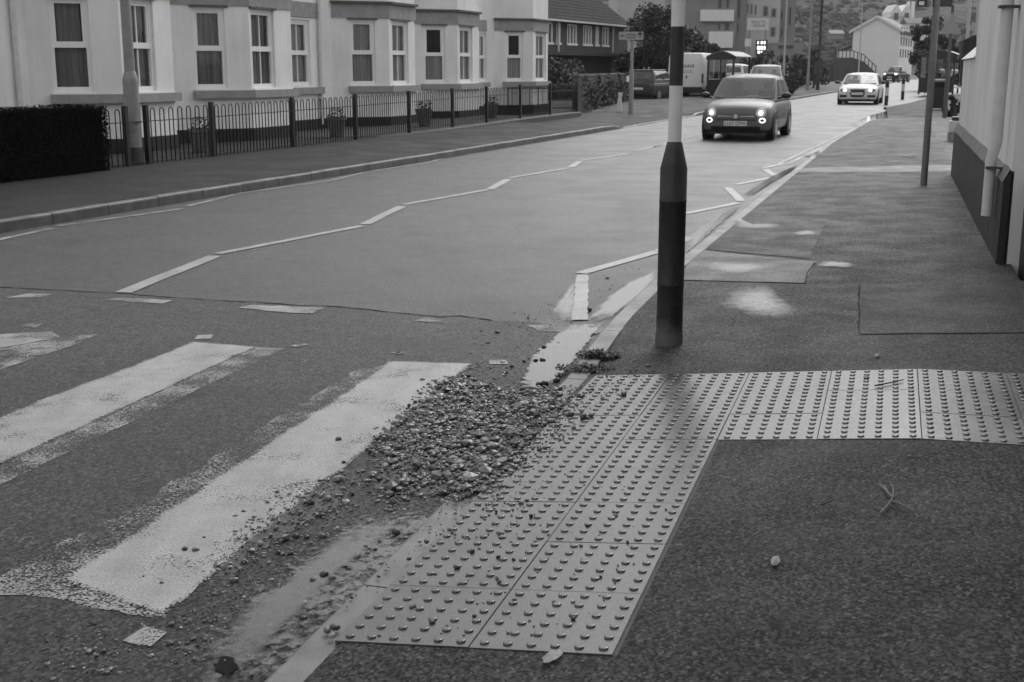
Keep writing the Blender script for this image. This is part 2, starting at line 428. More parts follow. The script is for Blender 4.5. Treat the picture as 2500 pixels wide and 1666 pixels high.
# ---- road markings
def marking(name, pts, m, z=.008, amp=.006, inset=.035):
    ps = [GK(x, y, z) for x, y in pts]; n = len(ps)
    if sum(ps[i].x*ps[(i+1) % n].y-ps[(i+1) % n].x*ps[i].y for i in range(n)) < 0: ps.reverse()
    inn = []
    for i in range(n):
        e0 = (ps[i]-ps[i-1]); e1 = (ps[(i+1) % n]-ps[i]); n0 = Vector((-e0.y, e0.x, 0)).normalized(); n1 = Vector((-e1.y, e1.x, 0)).normalized()
        inn.append(ps[i]+(n0+n1)*(inset/max(.35, 1+n0.dot(n1))))
    out, ins = [], []
    for i in range(n):
        a, b = ps[i], ps[(i+1) % n]; k = max(1, int((b-a).length/.07))
        for q in range(k):
            out.append(a.lerp(b, q/k)+Vector((rng.uniform(-amp, amp), rng.uniform(-amp, amp), 0))); ins.append(inn[i].lerp(inn[(i+1) % n], q/k))
    N_ = len(out); mb = MB(); mb.v = [(p.x, p.y, z) for p in out]+[(p.x, p.y, z) for p in ins]
    mb.f = [(i, (i+1) % N_, N_+(i+1) % N_, N_+i) for i in range(N_)]+[tuple(N_+i for i in range(N_))]
    o = mb.build(name, m, road, fix=False)
    at = o.data.attributes.new('rim', 'FLOAT', 'POINT'); at.data.foreach_set('value', [0]*N_+[1]*N_); return o
marking('zebra_stripe', [(445, 785), (590, 797), (0, 1069), (-420, 1262), (-420, 1118), (0, 955)], M['paint'])
marking('worn_zebra_stripe', [(590, 797.5), (652, 801), (0, 1114), (-420, 1316), (-420, 1263), (0, 1070)], M['worn'], .007)
marking('zebra_stripe', [(135, 1335), (375, 1415), (1085, 835), (895, 830)], M['paint'])
marking('worn_zebra_stripe', [(-60, 1356), (60, 1362), (180, 1335), (920, 832), (820, 850), (560, 1010), (300, 1170)], M['faint'], .007, .02)
marking('worn_zebra_stripe', [(-60, 1362), (-30, 1350), (170, 1320), (385, 1398), (372, 1420), (300, 1412), (120, 1374)], M['worn'], .0066, .02)
marking('zebra_stripe', [(-300, 815), (-60, 772), (0, 768), (120, 762), (140, 775), (0, 800), (-300, 860)], M['thin'])
marking('worn_zebra_stripe', [(-300, 862), (0, 801), (140, 776), (225, 768), (180, 790), (0, 850), (-300, 930)], M['worn'], .007)
for q in ([(453, 770), (490, 769), (482, 779), (446, 780)], [(665, 794), (700, 789), (705, 792), (680, 798)], [(48, 749), (70, 744), (97, 745), (80, 753)], [(285, 1470), (330, 1440), (385, 1455), (345, 1485), (300, 1478)],
          [(893, 811), (925, 808), (925, 815)]):
    marking('square_marking', q, M['thin'])
for q in ([(15, 685), (60, 675), (125, 676), (100, 683)], [(248, 689), (280, 684), (395, 690), (370, 698), (310, 695)], [(548, 708), (575, 700), (742, 708), (722, 720), (640, 717)], [(955, 737), (985, 729), (1035, 738), (1030, 742)],
          [(1215, 749), (1290, 742), (1395, 751), (1375, 766), (1240, 760)], [(1120, 828), (1165, 826), (1165, 838), (1120, 836)]):
    marking('give_way_dash', q, M['worn'] if q[0][0] in (955, 1120, 1215) else M['thin'], amp=.015)
def line(name, pts, wd, m=None):
    ps = [GK(x, y, .006) for x, y in pts]; return ribbon(jag(ps, .3, .006, rng), wd, .006).build(name, m or M['thin'], road, fix=False)
# centre zigzag, far-lane zigzag, near-lane zigzag
M['zig'] = paint('zigzag_paint', .40, -.10)
line('zigzag_line', [(282, 672), (492, 588)], .13, M['zig'])
for a, b in (((498, 583), (832, 519)), ((928, 470), (1122, 436)), ((1170, 409), (1308, 386)), ((1336, 369), (1446, 353)), ((1462, 346), (1560, 326))): line('zigzag_line', [a, b], .1, M['zig'])
for a, b in (((838, 515), (924, 474)), ((1126, 435), (1168, 412)), ((1312, 384), (1333, 371))): line('zigzag_line', [a, b], .12, M['zig'])
for a, b in (((-100, 572), (118, 525)), ((135, 519), (418, 480)), ((430, 474), (558, 443)), ((560, 443), (762, 415)), ((764, 414), (836, 397)), ((838, 396), (990, 373)), ((992, 372), (1032, 358)), ((1034, 357), (1102, 353))): line('zigzag_line', [a, b], .09)
marking('zigzag_line', [(1325, 631), (1352, 631), (1350, 735), (1313, 735)], M['zig'])
for a, b in (((1335, 628), (1510, 578)), ((1515, 577), (1585, 545)), ((1573, 491), (1698, 466)), ((1703, 462), (1672, 431)), ((1692, 424), (1772, 408)), ((1782, 404), (1757, 389)), ((1755, 386), (1800, 376))): line('zigzag_line', [a, b], .11, M['zig'])
for a, b in (((1790, 376), (1985, 286)), ((1808, 378), (1995, 290))): line('kerbside_line', [a, b], .08)
line('lane_dash', [(1805, 275), (1888, 272)], .16)
line('lane_dash', [(1500, 338), (1640, 300), (1750, 262)], .1)
line('kerbside_line', [(1435, 293), (1530, 275), (1680, 250)], .1)
# ---- standing water
def pool(name, px, m, z=.0105, zf=None, n=5, kind='structure'):
    """outline in preview pixels; a rim attribute runs from 0 at the edge to 1 inside"""
    ps = [GK(x, y, z) if zf is None else GN(x*K, y*K, z) for x, y in px]
    ps = jag(ps+[ps[0]], .12, .012, random.Random(5))[:-1]
    c = sum((Vector((p.x, p.y, 0)) for p in ps), Vector())/len(ps)
    mb = MB(); N_ = len(ps); vs = []; rim = []
    for k in range(n+1):
        f = k/n
        for p in ps:
            q = Vector((p.x, p.y, 0)).lerp(c, f); vs.append((q.x, q.y, (zf(q.x, q.y) if zf else 0)+z)); rim.append(min(1, f*1.5))
    fs = [(k*N_+i, k*N_+(i+1) % N_, (k+1)*N_+(i+1) % N_, (k+1)*N_+i) for k in range(n) for i in range(N_)]
    mb.add(vs, fs)
    a_ = sum(ps[i].x*ps[(i+1) % N_].y-ps[(i+1) % N_].x*ps[i].y for i in range(N_))
    if a_ < 0: mb.f = [tuple(reversed(f)) for f in mb.f]
    o = mb.build(name, m, None, fix=False, kind=kind)
    at = o.data.attributes.new('rim', 'FLOAT', 'POINT'); at.data.foreach_set('value', rim)
    return o
pool('gutter_puddle', [(1385, 742), (1310, 748), (1235, 800), (1190, 880), (1230, 905), (1290, 870), (1345, 800)], M['water'])
pool('gutter_puddle', [(1440, 705), (1508, 655), (1512, 618), (1440, 650), (1370, 705), (1340, 742), (1400, 738)], M['broken'])
pool('gutter_puddle', [(1575, 585), (1650, 520), (1710, 470), (1690, 470), (1620, 515), (1573, 550)], M['broken'])
pool('gutter_puddle', [(1720, 455), (1800, 405), (1850, 380), (1830, 378), (1770, 405), (1700, 450)], M['broken'])
pool('gutter_puddle', [(1200, 905), (1170, 950), (1060, 1050), (1090, 1060), (1190, 985), (1240, 920)], M['film'])
SILT = True
pool('gutter_puddle', [(930, 1190), (800, 1300), (690, 1400), (540, 1568), (430, 1600), (470, 1500), (560, 1400), (700, 1290), (840, 1190)], M['film'])
pool('road_puddle', [(1955, 285), (1990, 268), (2060, 248), (2110, 250), (2085, 272), (2010, 292), (1975, 296)], M['water'])
pool('road_puddle', [(1260, 720), (1290, 680), (1325, 640), (1320, 740), (1290, 745)], M['film'])
def ell(cx, cy, rx, ry, seed):
    rr = random.Random(seed); k = [rr.uniform(.55, 1.15) for _ in range(9)]; out = []
    for i in range(27):
        f = i/3; j = int(f) % 9; v = lerp(k[j], k[(j+1) % 9], f-int(f)); out.append((cx+rx*v*math.cos(2*math.pi*i/27), cy+ry*v*math.sin(2*math.pi*i/27)))
    return out
M['sheen'] = water('wet_sheen', cut=(.08, 1.15), rough=.2, tint=.9, bmp=.2, scale=18)
pool('footway_puddle', ell(1745, 695, 110, 42, 1), M['sheen'], .009, near_z)
pool('footway_puddle', ell(1920, 608, 42, 11, 2), M['sheen'], .009, near_z)
pool('footway_puddle', ell(1850, 535, 42, 8, 3), M['sheen'], .009, near_z)
pool('footway_puddle', ell(1690, 618, 110, 16, 4), M['sheen'], .010, near_z)
pool('footway_puddle', ell(1745, 520, 60, 7, 5), M['film'], .009, near_z)
pool('footway_puddle', ell(1880, 358, 60, 5, 6), M['film'], .009, near_z)
pool('footway_puddle', ell(2090, 358, 30, 6, 7), M['film'], .009, near_z)
# ================================================================== BEACON POLE
M['black'] = mat('black_paint', .016, .028, 25, .35, .5, .1, 90, .002)
M['white'] = mat('white_band_paint', .62, .72, 9, .4, .5, .05, 80, .002)
m, t, p, o = nodes('black_base_plastic'); cc = coords(t, False); sx = N(t, 'ShaderNodeSeparateXYZ'); t.links.new(cc, sx.inputs[0])
dirt = math_(t, 'ADD', ramp(t, sx.outputs['Z'], .0, .16, .55, 0), math_(t, 'ADD', noise(t, cc, 14, 5, .7), -.45))
scr = ramp(t, noise(t, coords(t, False, (1, 1, 6)), 30, 4, .75), .66, .74, 0, .05)
t.links.new(math_(t, 'ADD', math_(t, 'ADD', ramp(t, noise(t, cc, 9, 5), .3, .7, .012, .026), ramp(t, dirt, .1, .5, 0, .07)), scr), p.inputs['Base Color'])
t.links.new(ramp(t, noise(t, cc, 7, 4), .35, .65, .32, .55), p.inputs['Roughness']); bump(t, p, noise(t, cc, 60, 3), .2, .003); M['base'] = m
b0 = GN(1633, 838)
bz = b0.z
bc = thing('beacon_pole', 'tall black and white banded crossing beacon pole on the footway beside the tactile paving', 'beacon pole', (b0.x, b0.y, bz))
MB().lathe([(.078, -.05), (.078, .05), (.0745, .06), (.0735, .33), (.0755, .335), (.0755, .345), (.0745, .35), (.0745, .8), (.0765, .803), (.0765, .812), (.0745, .815), (.0745, .985), (.066, 1.02), (.042, 1.125), (.037, 1.13)], 32).build('base_sleeve', M['base'], bc, smooth=True, bevel=0)
z = 1.12
for i in range(6):
    MB().lathe([(.0365, z), (.0365, z+.31)], 28).build('white_band' if i % 2 == 0 else 'black_band', M['white'] if i % 2 == 0 else M['black'], bc, smooth=False)
    z += .31
for i in range(0, 6):
    pass
M['globe'] = mat('beacon_globe', .35, rough=.25)
pr = [(.03, z), (.06, z+.02)]+[(.15*math.sin(a), z+.16-.15*math.cos(a)) for a in [R(25+i*15.4) for i in range(10)]]+[(.005, z+.31)]
MB().lathe(pr, 24).build('globe', M['globe'], bc, smooth=True)
# ================================================================== SHINGLE
def in_poly(p, poly):
    x, y = p; c = False; j = len(poly)-1
    for i in range(len(poly)):
        xi, yi = poly[i]; xj, yj = poly[j]
        if (yi > y) != (yj > y) and x < (xj-xi)*(y-yi)/(yj-yi)+xi: c = not c
        j = i
    return c
def poly_dist(p, poly):
    best = 9; j = len(poly)-1; P = Vector(p)
    for i in range(len(poly)):
        a = Vector(poly[j]); b = Vector(poly[i]); d = b-a; k = max(0, min(1, (P-a).dot(d)/max(1e-9, d.length_squared)))
        best = min(best, (P-(a+d*k)).length); j = i
    return best
heap1 = [(985, 878), (1040, 860), (1100, 872), (1190, 905), (1250, 885), (1310, 898), (1330, 945), (1260, 985), (1220, 1030), (1200, 1080), (1150, 1130), (1060, 1165), (980, 1150), (880, 1160), (825, 1125), (835, 1050), (860, 990), (900, 955), (945, 915)]
heap2 = [(620, 1145), (700, 1105), (790, 1085), (830, 1130), (780, 1185), (700, 1225), (640, 1270), (590, 1310), (540, 1350), (480, 1355), (450, 1310), (480, 1250), (540, 1200)]
scat = [ # polygon, stones per sq metre, median size, ground
    ([(820, 1120), (960, 880), (1100, 830), (1330, 890), (1360, 960), (1250, 1060), (1150, 1180), (900, 1190)], 1500, .0075),
    ([(640, 1120), (850, 1080), (960, 1160), (880, 1260), (700, 1400), (500, 1400), (420, 1330), (520, 1200)], 1900, .006),
    ([(1080, 760), (1260, 690), (1330, 650), (1330, 740), (1280, 830), (1180, 870), (1040, 860)], 170, .008),
    ([(1250, 1010), (1340, 960), (1460, 900), (1430, 880), (1330, 890), (1240, 980)], 900, .006),
    ([(930, 1200), (1100, 1170), (1250, 1060), (1330, 1040), (1180, 1240), (950, 1280), (830, 1400), (770, 1420)], 500, .006),
    ([(780, 1440), (950, 1280), (1350, 1050), (1530, 1150), (1400, 1480), (820, 1470)], 110, .007),
    ([(100, 1430), (380, 1410), (480, 1380), (560, 1430), (420, 1568), (60, 1568), (60, 1500)], 1500, .0055),
    ([(80, 1500), (250, 1480), (330, 1560), (120, 1600)], 1800, .007),
    ([(380, 1400), (640, 1290), (800, 1300), (700, 1420), (560, 1560), (420, 1560)], 1500, .0055),
    ([(560, 1240), (800, 1150), (700, 1100), (560, 1170), (380, 1320), (420, 1360)], 600, .005),
    ([(1330, 850), (1420, 790), (1560, 860), (1500, 880), (1330, 900)], 600, .006),
    ([(1330, 720), (1350, 640), (1500, 600), (1450, 650), (1370, 720)], 50, .008)]
def wpoly(px): return [tuple(GN(x*K, y*K).xy) for x, y in px]
rs = random.Random(11)
protos = [blob(rs, 1, (1, rs.uniform(.55, .9), rs.uniform(.4, .7)), .34) for _ in range(14)]
tiny = []
for _ in range(8):
    vs, fs = blob(rs, 1, (1, rs.uniform(.65, .95), rs.uniform(.5, .8)), .25)
    b = bmesh.new(); bmesh.ops.create_icosphere(b, subdivisions=1, radius=1); b.free()
    t_ = bmesh.new(); bmesh.ops.create_cube(t_, size=1.5)
    for v in t_.verts: v.co = Vector((v.co.x*rs.uniform(.6, 1), v.co.y*rs.uniform(.5, .9), v.co.z*rs.uniform(.4, .8)))
    t_.verts.ensure_lookup_table(); tiny.append(([v.co.copy() for v in t_.verts], [tuple(v.index for v in f.verts) for f in t_.faces])); t_.free()
big_list = []          # single stones that can be told apart
mesh_v = []; mesh_f = []; tone = []
def stone(x, y, z, s, keep=True):
    small = s < .0055
    vs, fs = rs.choice(tiny if small else protos)
    a = rs.uniform(0, 2*math.pi); e = Matrix.Rotation(a, 3, 'Z') @ Matrix.Rotation(rs.gauss(0, .3), 3, 'X')
    n = len(mesh_v); c = Vector((x, y, z)); tn = min(1, max(0, rs.gauss(.33, .17))) if rs.random() > .06 else rs.uniform(.75, 1)
    for v in vs: mesh_v.append(tuple(c+(e @ v)*s)); tone.append(tn)
    for f in fs: mesh_f.append(tuple(i+n for i in f))
def sample(poly):
    xs = [p[0] for p in poly]; ys = [p[1] for p in poly]
    area = abs(sum(poly[i][0]*poly[(i+1) % len(poly)][1]-poly[(i+1) % len(poly)][0]*poly[i][1] for i in range(len(poly))))/2
    def one():
        while True:
            p = (rs.uniform(min(xs), max(xs)), rs.uniform(min(ys), max(ys)))
            if in_poly(p, poly): return p
    return area, one
for px, dens, med in scat:
    poly = wpoly(px); area, one = sample(poly)
    cl = [one() for _ in range(8)]
    for i in range(int(area*dens)):
        p = one()
        if rs.random() > min(1, poly_dist(p, poly)/.06+.15): continue
        s = med*math.exp(rs.gauss(0, .42))*.62
        stone(p[0], p[1], near_z(*p)+.003+s*.4, s)
def mound(poly, px, h):
    def f(x, y):
        d = poly_dist((x, y), poly)
        return h*smooth(0, .22, d)*(.75+.25*math.sin(x*17+y*9)*math.cos(x*7-y*13))
    return f
for hp, h, dens, med in ((heap1, .022, 5200, .0105), (heap2, .009, 5200, .0062)):
    poly = wpoly(hp); area, one = sample(poly); mf = mound(poly, hp, h)
    for i in range(int(area*dens)):
        p = one(); d = poly_dist(p, poly)
        if rs.random() > min(1, d/.2+.12): continue
        s = med*math.exp(rs.gauss(0, .58))*.58
        if s > .026: s = .026
        stone(p[0], p[1], near_z(*p)+.006+mf(*p)*rs.uniform(.75, 1.0)+s*.3, s)
m, t, p, o = nodes('wet_shingle')
at = N(t, 'ShaderNodeAttribute', attribute_name='tone')
cc = coords(t, True)
base = math_(t, 'MULTIPLY', ramp(t, at.outputs['Fac'], 0, 1, .02, .36), ramp(t, noise(t, cc, 160, 3), .3, .7, .75, 1.25))
t.links.new(base, p.inputs['Base Color']); p.inputs['Roughness'].default_value = .34
bump(t, p, noise(t, cc, 300, 3), .2, .002)
M['shingle'] = m
me = bpy.data.meshes.new('shingle'); me.from_pydata(mesh_v, [], mesh_f); me.update()
at = me.attributes.new('tone', 'FLOAT', 'POINT'); at.data.foreach_set('value', tone)
me.materials.append(M['shingle'])
tag(link('shingle', me), 'wet shingle and grit washed up over the crossing and kerb', 'shingle', kind='stuff')
# the silt the shingle lies in
from mathutils import noise as mnz
M['silt'] = mat('dark_silt', .025, .06, 60, .5, bmp=.8, bscale=180, bdist=.006, world=True)
for hp, h in ((heap1, .019), (heap2, .006)):
    poly = wpoly(hp); mf = mound(poly, hp, h)
    xs = [q[0] for q in poly]; ys = [q[1] for q in poly]; mb = MB(); idx = {}; st = .03
    nx, ny = int((max(xs)-min(xs))/st)+2, int((max(ys)-min(ys))/st)+2
    for i in range(nx):
        for j in range(ny):
            x, y = min(xs)+i*st, min(ys)+j*st
            if in_poly((x, y), poly) and poly_dist((x, y), poly) > .03+.1*abs(mnz.noise((x*6, y*6, 0))):
                idx[i, j] = len(mb.v); mb.v.append((x, y, near_z(x, y)+.004+mf(x, y)*.9))
    for (i, j) in idx:
        if all(q in idx for q in ((i+1, j), (i+1, j+1), (i, j+1))): mb.f.append((idx[i, j], idx[i+1, j], idx[i+1, j+1], idx[i, j+1]))
    tag(mb.build('silt', M['silt'], smooth=True, fix=False), 'dark wet silt under the shingle bank' if h > .01 else 'thin dark silt spread over the zebra stripe', 'silt', kind='stuff')
# single pebbles (preview pixel, radius px, tone)
def pmat(i, v): return mat('pebble_%d' % i, v*.7, v*1.3, 40, .3, .45, .15, 200, .002)
PM = [pmat(0, .028), pmat(1, .06), pmat(2, .12), pmat(3, .25)]
pb_meshes = []
for i in range(8):
    vs, fs = blob(rs, 2, (1, rs.uniform(.65, .9), rs.uniform(.6, .8)), .22)
    for q in range(4):
        mm = bpy.data.meshes.new('pebble'); mm.from_pydata([tuple(v) for v in vs], [], fs); mm.update()
        for f in mm.polygons: f.use_smooth = True
        mm.materials.append(PM[q]); pb_meshes.append((q, mm))
def pebble(x, y, rpx, tn, label, group=None, lift=0):
    p = GN(x*K, y*K); r = rpx*K*(p-CAM).length/FPX*.9
    me = rs.choice([m_ for k_, m_ in pb_meshes if k_ == tn])
    o = link('pebble', me); o.scale = (r, r, r); o.rotation_euler = (rs.gauss(0, .15), rs.gauss(0, .15), rs.uniform(0, 6.28))
    o.location = (p.x, p.y, p.z+r*.5+.004+lift)
    return tag(o, label, 'pebble', group)
pebble(770, 1449, 11, 1, 'larger dark rounded pebble beside two pale ones at the tactile corner')
pebble(752, 1456, 11, 2, 'mid grey round pebble left of the pale one at tactile corner')
pebble(763, 1467, 8, 3, 'pale little round pebble in front of two larger at tactile corner')
pebble(910, 1230, 14, 1, 'big flat oval pebble resting on the dropped kerb edge')
pebble(697, 1427, 9, 0, 'dark wet stone lodged against the kerb near the dark pool spot')
pebble(778, 1015, 8, 1, 'single dark pebble alone on the zebra stripe above the shingle')
pebble(1355, 716, 7, 0, 'small dark pebble touching the white zigzag block')
pebble(1250, 802, 6, 0, 'dark square pebble standing alone up-road from the water')
pebble(1433, 911, 7, 1, 'dark pebble sitting alone high on the tactile tiles')
pebble(517, 1527, 7, 3, 'pale oval pebble in the middle of the dark spot in the gutter')
G1 = 'dark pebbles standing in the gutter water'
for x, y, r in ((1204, 834, 5), (1231, 833, 7), (1247, 832, 7), (1176, 845, 5), (1238, 888, 8), (1252, 887, 10), (1279, 880, 9), (1200, 899, 6)): pebble(x, y, r, 0, 'dark wet pebble standing in the bright gutter water by the kerb', G1)
G2 = 'dark pebbles by the tactile edge of the shingle'
for x, y, r in ((1340, 964, 11), (1358, 960, 8), (1252, 1035, 7), (1312, 957, 8), (1297, 945, 7)): pebble(x, y, r, 1, 'dark rounded pebble at the tactile edge of the shingle bank', G2)
G3 = 'stones in the shingle bank'
for x, y, r, tn in ((1085, 898, 13, 1), (1060, 952, 9, 1), (1130, 1000, 14, 1), (1105, 1013, 11, 2), (1035, 972, 9, 1), (955, 1030, 10, 1), (905, 1055, 10, 0), (1010, 1120, 9, 1), (985, 1060, 9, 2), (1150, 950, 8, 1), (1090, 1080, 10, 1), (1000, 912, 9, 1), (940, 940, 9, 0), (870, 1110, 9, 0), (1060, 1130, 8, 2), (1170, 1010, 7, 3), (980, 1022, 8, 3), (1045, 1018, 7, 3), (1128, 1045, 7, 2), (930, 1002, 8, 1), (1200, 970, 8, 1), (1015, 1085, 9, 2), (895, 1005, 7, 1), (1110, 955, 8, 2), (1040, 1065, 8, 1)):
    pebble(x, y, r*.72, tn, 'larger rounded stone embedded in the shingle bank', G3, .008)
G4 = 'loose pebbles in the gutter'
for x, y, r in ((680, 1238, 8), (705, 1240, 8), (742, 1240, 10), (640, 1275, 7), (668, 1277, 7), (560, 1262, 7), (700, 1160, 8), (742, 1190, 6), (450, 1270, 8), (640, 1352, 7), (745, 1328, 12), (762, 1335, 9), (720, 1340, 8), (820, 1288, 11), (862, 1270, 8), (845, 1277, 7), (392, 1485, 7), (430, 1487, 8), (470, 1478, 8), (630, 1510, 9), (655, 1530, 8), (238, 1502, 7), (840, 1262, 6), (872, 1250, 7), (394, 1440, 8)):
    pebble(x, y, r, rs.choice((0, 0, 1, 1, 2)), 'loose dark pebble in the gutter between zebra stripe and dropped kerb', G4)
G5 = 'loose stones on the tactile tiles'
for x, y, r in ((1147, 1343, 6), (1085, 1272, 8), (1050, 1310, 7), (1182, 1385, 6), (993, 1435, 7), (1317, 1427, 7), (1145, 1285, 6), (1230, 1250, 5), (1380, 1330, 5), (1090, 1420, 5), (1350, 1212, 5), (1442, 1250, 5), (1530, 1175, 4), (1140, 1180, 6), (1180, 1290, 5), (1220, 1190, 6), (940, 1290, 7), (870, 1330, 6), (808, 1378, 5), (980, 1250, 7)):
    pebble(x, y, r, rs.choice((0, 0, 1)), 'small dark stone lying loose among the blisters of tactile paving', G5)
G6 = 'loose pebbles on the near zebra stripe'
for x, y, r in ((850, 1043, 8), (808, 1140, 7), (790, 1068, 7), (735, 1110, 6), (740, 1190, 7), (425, 1268, 8), (470, 1240, 5), (560, 1180, 5), (330, 1330, 4), (372, 1345, 5)): pebble(x, y, r, 0, 'dark pebble lying on the nearest white zebra stripe', G6)
# dark ragged spot, a flat black face laid over the gutter film
mb = MB(); ps = [GK(x, y, .0135) for x, y in ell(521, 1528, 34, 19, 14)]
mb.face([(p.x, p.y, .0135) for p in jag(ps+[ps[0]], .012, .011, rs)[:-1]]); mb.build('dark_spot', mat('spot_black', .006, rough=.7, spec=.1), road, fix=False)
# pale fine silt left by the run-off in the gutter
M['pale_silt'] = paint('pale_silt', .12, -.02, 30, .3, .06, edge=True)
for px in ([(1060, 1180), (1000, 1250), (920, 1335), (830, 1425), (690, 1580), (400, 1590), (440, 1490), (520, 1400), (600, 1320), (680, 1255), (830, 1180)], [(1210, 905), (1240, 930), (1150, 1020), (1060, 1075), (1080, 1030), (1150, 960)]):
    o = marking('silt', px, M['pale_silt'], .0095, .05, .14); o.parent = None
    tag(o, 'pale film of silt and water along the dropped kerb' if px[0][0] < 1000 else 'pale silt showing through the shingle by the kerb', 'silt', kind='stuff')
# ---- weeds, twigs, leaves
def tuft(px, py, n, h, spread, label, tn=.06, leaf=.012):
    p = GN(px*K, py*K); th = thing('kerb_weed', label, 'weed', (p.x, p.y, p.z))
    mb = MB(); rr = random.Random(int(px))
    for i in range(n):
        a = rr.uniform(0, 6.28); d = rr.random()**.6*spread; bx, by = math.cos(a)*d, math.sin(a)*d*.5
        hh = h*rr.uniform(.25, 1)*(1-.5*d/spread); la = rr.uniform(0, 6.28); lx, ly = math.cos(la), math.sin(la); L = rr.uniform(.5, 1.6)*leaf; w_ = L*.35
        c = Vector((bx, by, hh)); tip = c+Vector((lx*L, ly*L, rr.uniform(-.4, .9)*L)); sx, sy = -ly*w_, lx*w_
        mid = c.lerp(tip, .5)
        mb.add([c, mid+Vector((sx, sy, .001)), tip, mid-Vector((sx, sy, -.001))], [(0, 1, 2, 3)])
    mb.build('leaves', mat('weed_leaf_%d' % px, tn*.3, tn*1.3, 40, .5), th, fix=False)
    st = MB()
    for i in range(max(6, n//60)):
        a = rr.uniform(0, 6.28); d = rr.random()*spread*.6; b_ = Vector((math.cos(a)*d*.4, math.sin(a)*d*.2, -.005)); e_ = Vector((math.cos(a)*d*1.6, math.sin(a)*d*.8, h*rr.uniform(.5, 1.25)))
        st.tube([b_, b_.lerp(e_, .55)+Vector((0, 0, h*.15)), e_], [.0015, .0012, .0006], 4)
    st.build('stems', mat('weed_stem_%d' % px, .09, rough=.5), th)
tuft(1375, 824, 1500, .05, .13, 'dark leafy weed growing on the kerb in front of the beacon pole', .045)
tuft(1345, 852, 1300, .035, .16, 'low straggling grass at the kerb end beside the gutter water', .055)
tuft(1602, 584, 350, .035, .11, 'small dark weed on kerb just beyond the beacon pole', .05)
def twig(label, paths, tn=.12, rad=.004, nm='twig'):
    P_ = [[GN(x*K, y*K) for x, y in pa] for pa in paths]; o_ = P_[0][0]
    mb = MB()
    for pa in P_:
        mb.tube([q-o_+Vector((0, 0, rad+.007+rad*i % .004)) for i, q in enumerate(pa)], [rad*(1-.6*i/len(pa)) for i in range(len(pa))], 6)
    ob = mb.build(nm, mat('twig_bark_%d' % int(paths[0][0][0]), tn*.7, tn*1.3, 60, .6)); ob.location = o_
    tag(ob, label, 'twig')
twig('forked pale twig lying on the dark footway asphalt', [[(2022, 1187), (2040, 1168), (2052, 1148), (2052, 1128), (2045, 1115)], [(2052, 1150), (2040, 1140), (2030, 1128), (2020, 1118)], [(2048, 1158), (2070, 1165), (2100, 1180)], [(2040, 1140), (2031, 1122)]], .16)
twig('short straight dark twig on the footway left of the forked one', [[(1886, 1167), (1916, 1157)]], .05, .003)
twig('tiny dark twig standing out nearest the bottom of the footway', [[(1970, 1300), (1977, 1281)]], .04, .003)
twig('thin dark twig right of the forked twig', [[(2085, 1056), (2115, 1062)]], .04, .003)
twig('thin stick lying by the tactile strip near the wall', [[(2010, 892), (2060, 882), (2075, 878)]], .05, .004)
for (x, y, rx, ry, lab, tn) in ((1270, 1515, 26, 16, 'pale flattened leaf below the corner of the tactile paving', .2), (1780, 1295, 16, 14, 'pale smear of a trodden leaf on the footway', .13), (1990, 870, 9, 4, 'dark curled leaf just above the tactile strip', .02), (2015, 820, 9, 4, 'dark curled leaf on footway between pole and wall', .02)):
    p = GN(x*K, y*K); q = GN((x+rx)*K, y*K); L = (q-p).length; up = GN(x*K, (y-ry)*K); H_ = (up-p).length*.7
    mb = MB(); rr = random.Random(x); n = 16; prof = []
    for i in range(n):
        a = 2*math.pi*i/n; k = rr.uniform(.75, 1.1); prof.append((math.cos(a)*L*k, math.sin(a)*H_*k+math.cos(a)*H_*.8, .004+.004*rr.random()))
    mb.add([(0, 0, .009)]+prof, [(0, 1+i, 1+(i+1) % n) for i in range(n)])
    o = mb.build('fallen_leaf', mat('leaf_%d' % x, tn*.7, tn*1.3, 60, .5), fix=False); o.location = (p.x, p.y, p.z+.004); tag(o, lab, 'leaf')
# ================================================================== HOUSES ON THE FAR SIDE
AF = R(19.8); F0 = Vector((-5.0, 20.7, 0)); FRZ = math.pi/2-AF     # fence frame: x along the street, y into the gardens
FX = Vector((math.sin(AF), math.cos(AF), 0)); FY = Vector((-math.cos(AF), math.sin(AF), 0))
def fr(u, y, z=0): return F0+FX*u+FY*y+Vector((0, 0, z))
def hit(px, py, y):                # photo pixel on the vertical plane y (fence frame) -> u, z
    d = ray(px, py); k = (F0-CAM).dot(FY)+y; k /= d.dot(FY); p = CAM+d*k
    return (p-F0).dot(FX), p.z
def fence_z(u): return lerp(.13, .24, max(0, min(1, u/16)))
m, t, p, o = nodes('white_render'); cc = coords(t, True)
bs = math_(t, 'MULTIPLY', ramp(t, noise(t, cc, 1.1, 5), .3, .7, .72, .84), ramp(t, noise(t, coords(t, True, (2.2, 2.2, .18)), 2.0, 5, .65), .42, .7, 1.0, .9))
t.links.new(bs, p.inputs['Base Color']); p.inputs['Roughness'].default_value = .8; bump(t, p, noise(t, cc, 90, 4, .7), .5, .008); M['render'] = m
M['plinth'] = mat('black_plinth_paint', .010, .02, 5, .6, bmp=.2, world=True)
M['stone'] = mat('grey_stone_dressing', .24, .32, 6, .7, bmp=.3, bscale=60, world=True)
M['stone_dark'] = mat('dark_cornice', .07, .1, 6, .7, world=True)
M['upvc'] = mat('white_window_frame', .82, rough=.3)
M['iron'] = mat('black_iron', .012, rough=.4)
M['pipe'] = mat('white_pipe', .55, .65, 8, .5)
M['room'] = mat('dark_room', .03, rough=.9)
M['galv'] = mat('grey_galvanised', .2, .27, 8, .5)
m, t, p, o = nodes('window_glass'); t.nodes.remove(p)
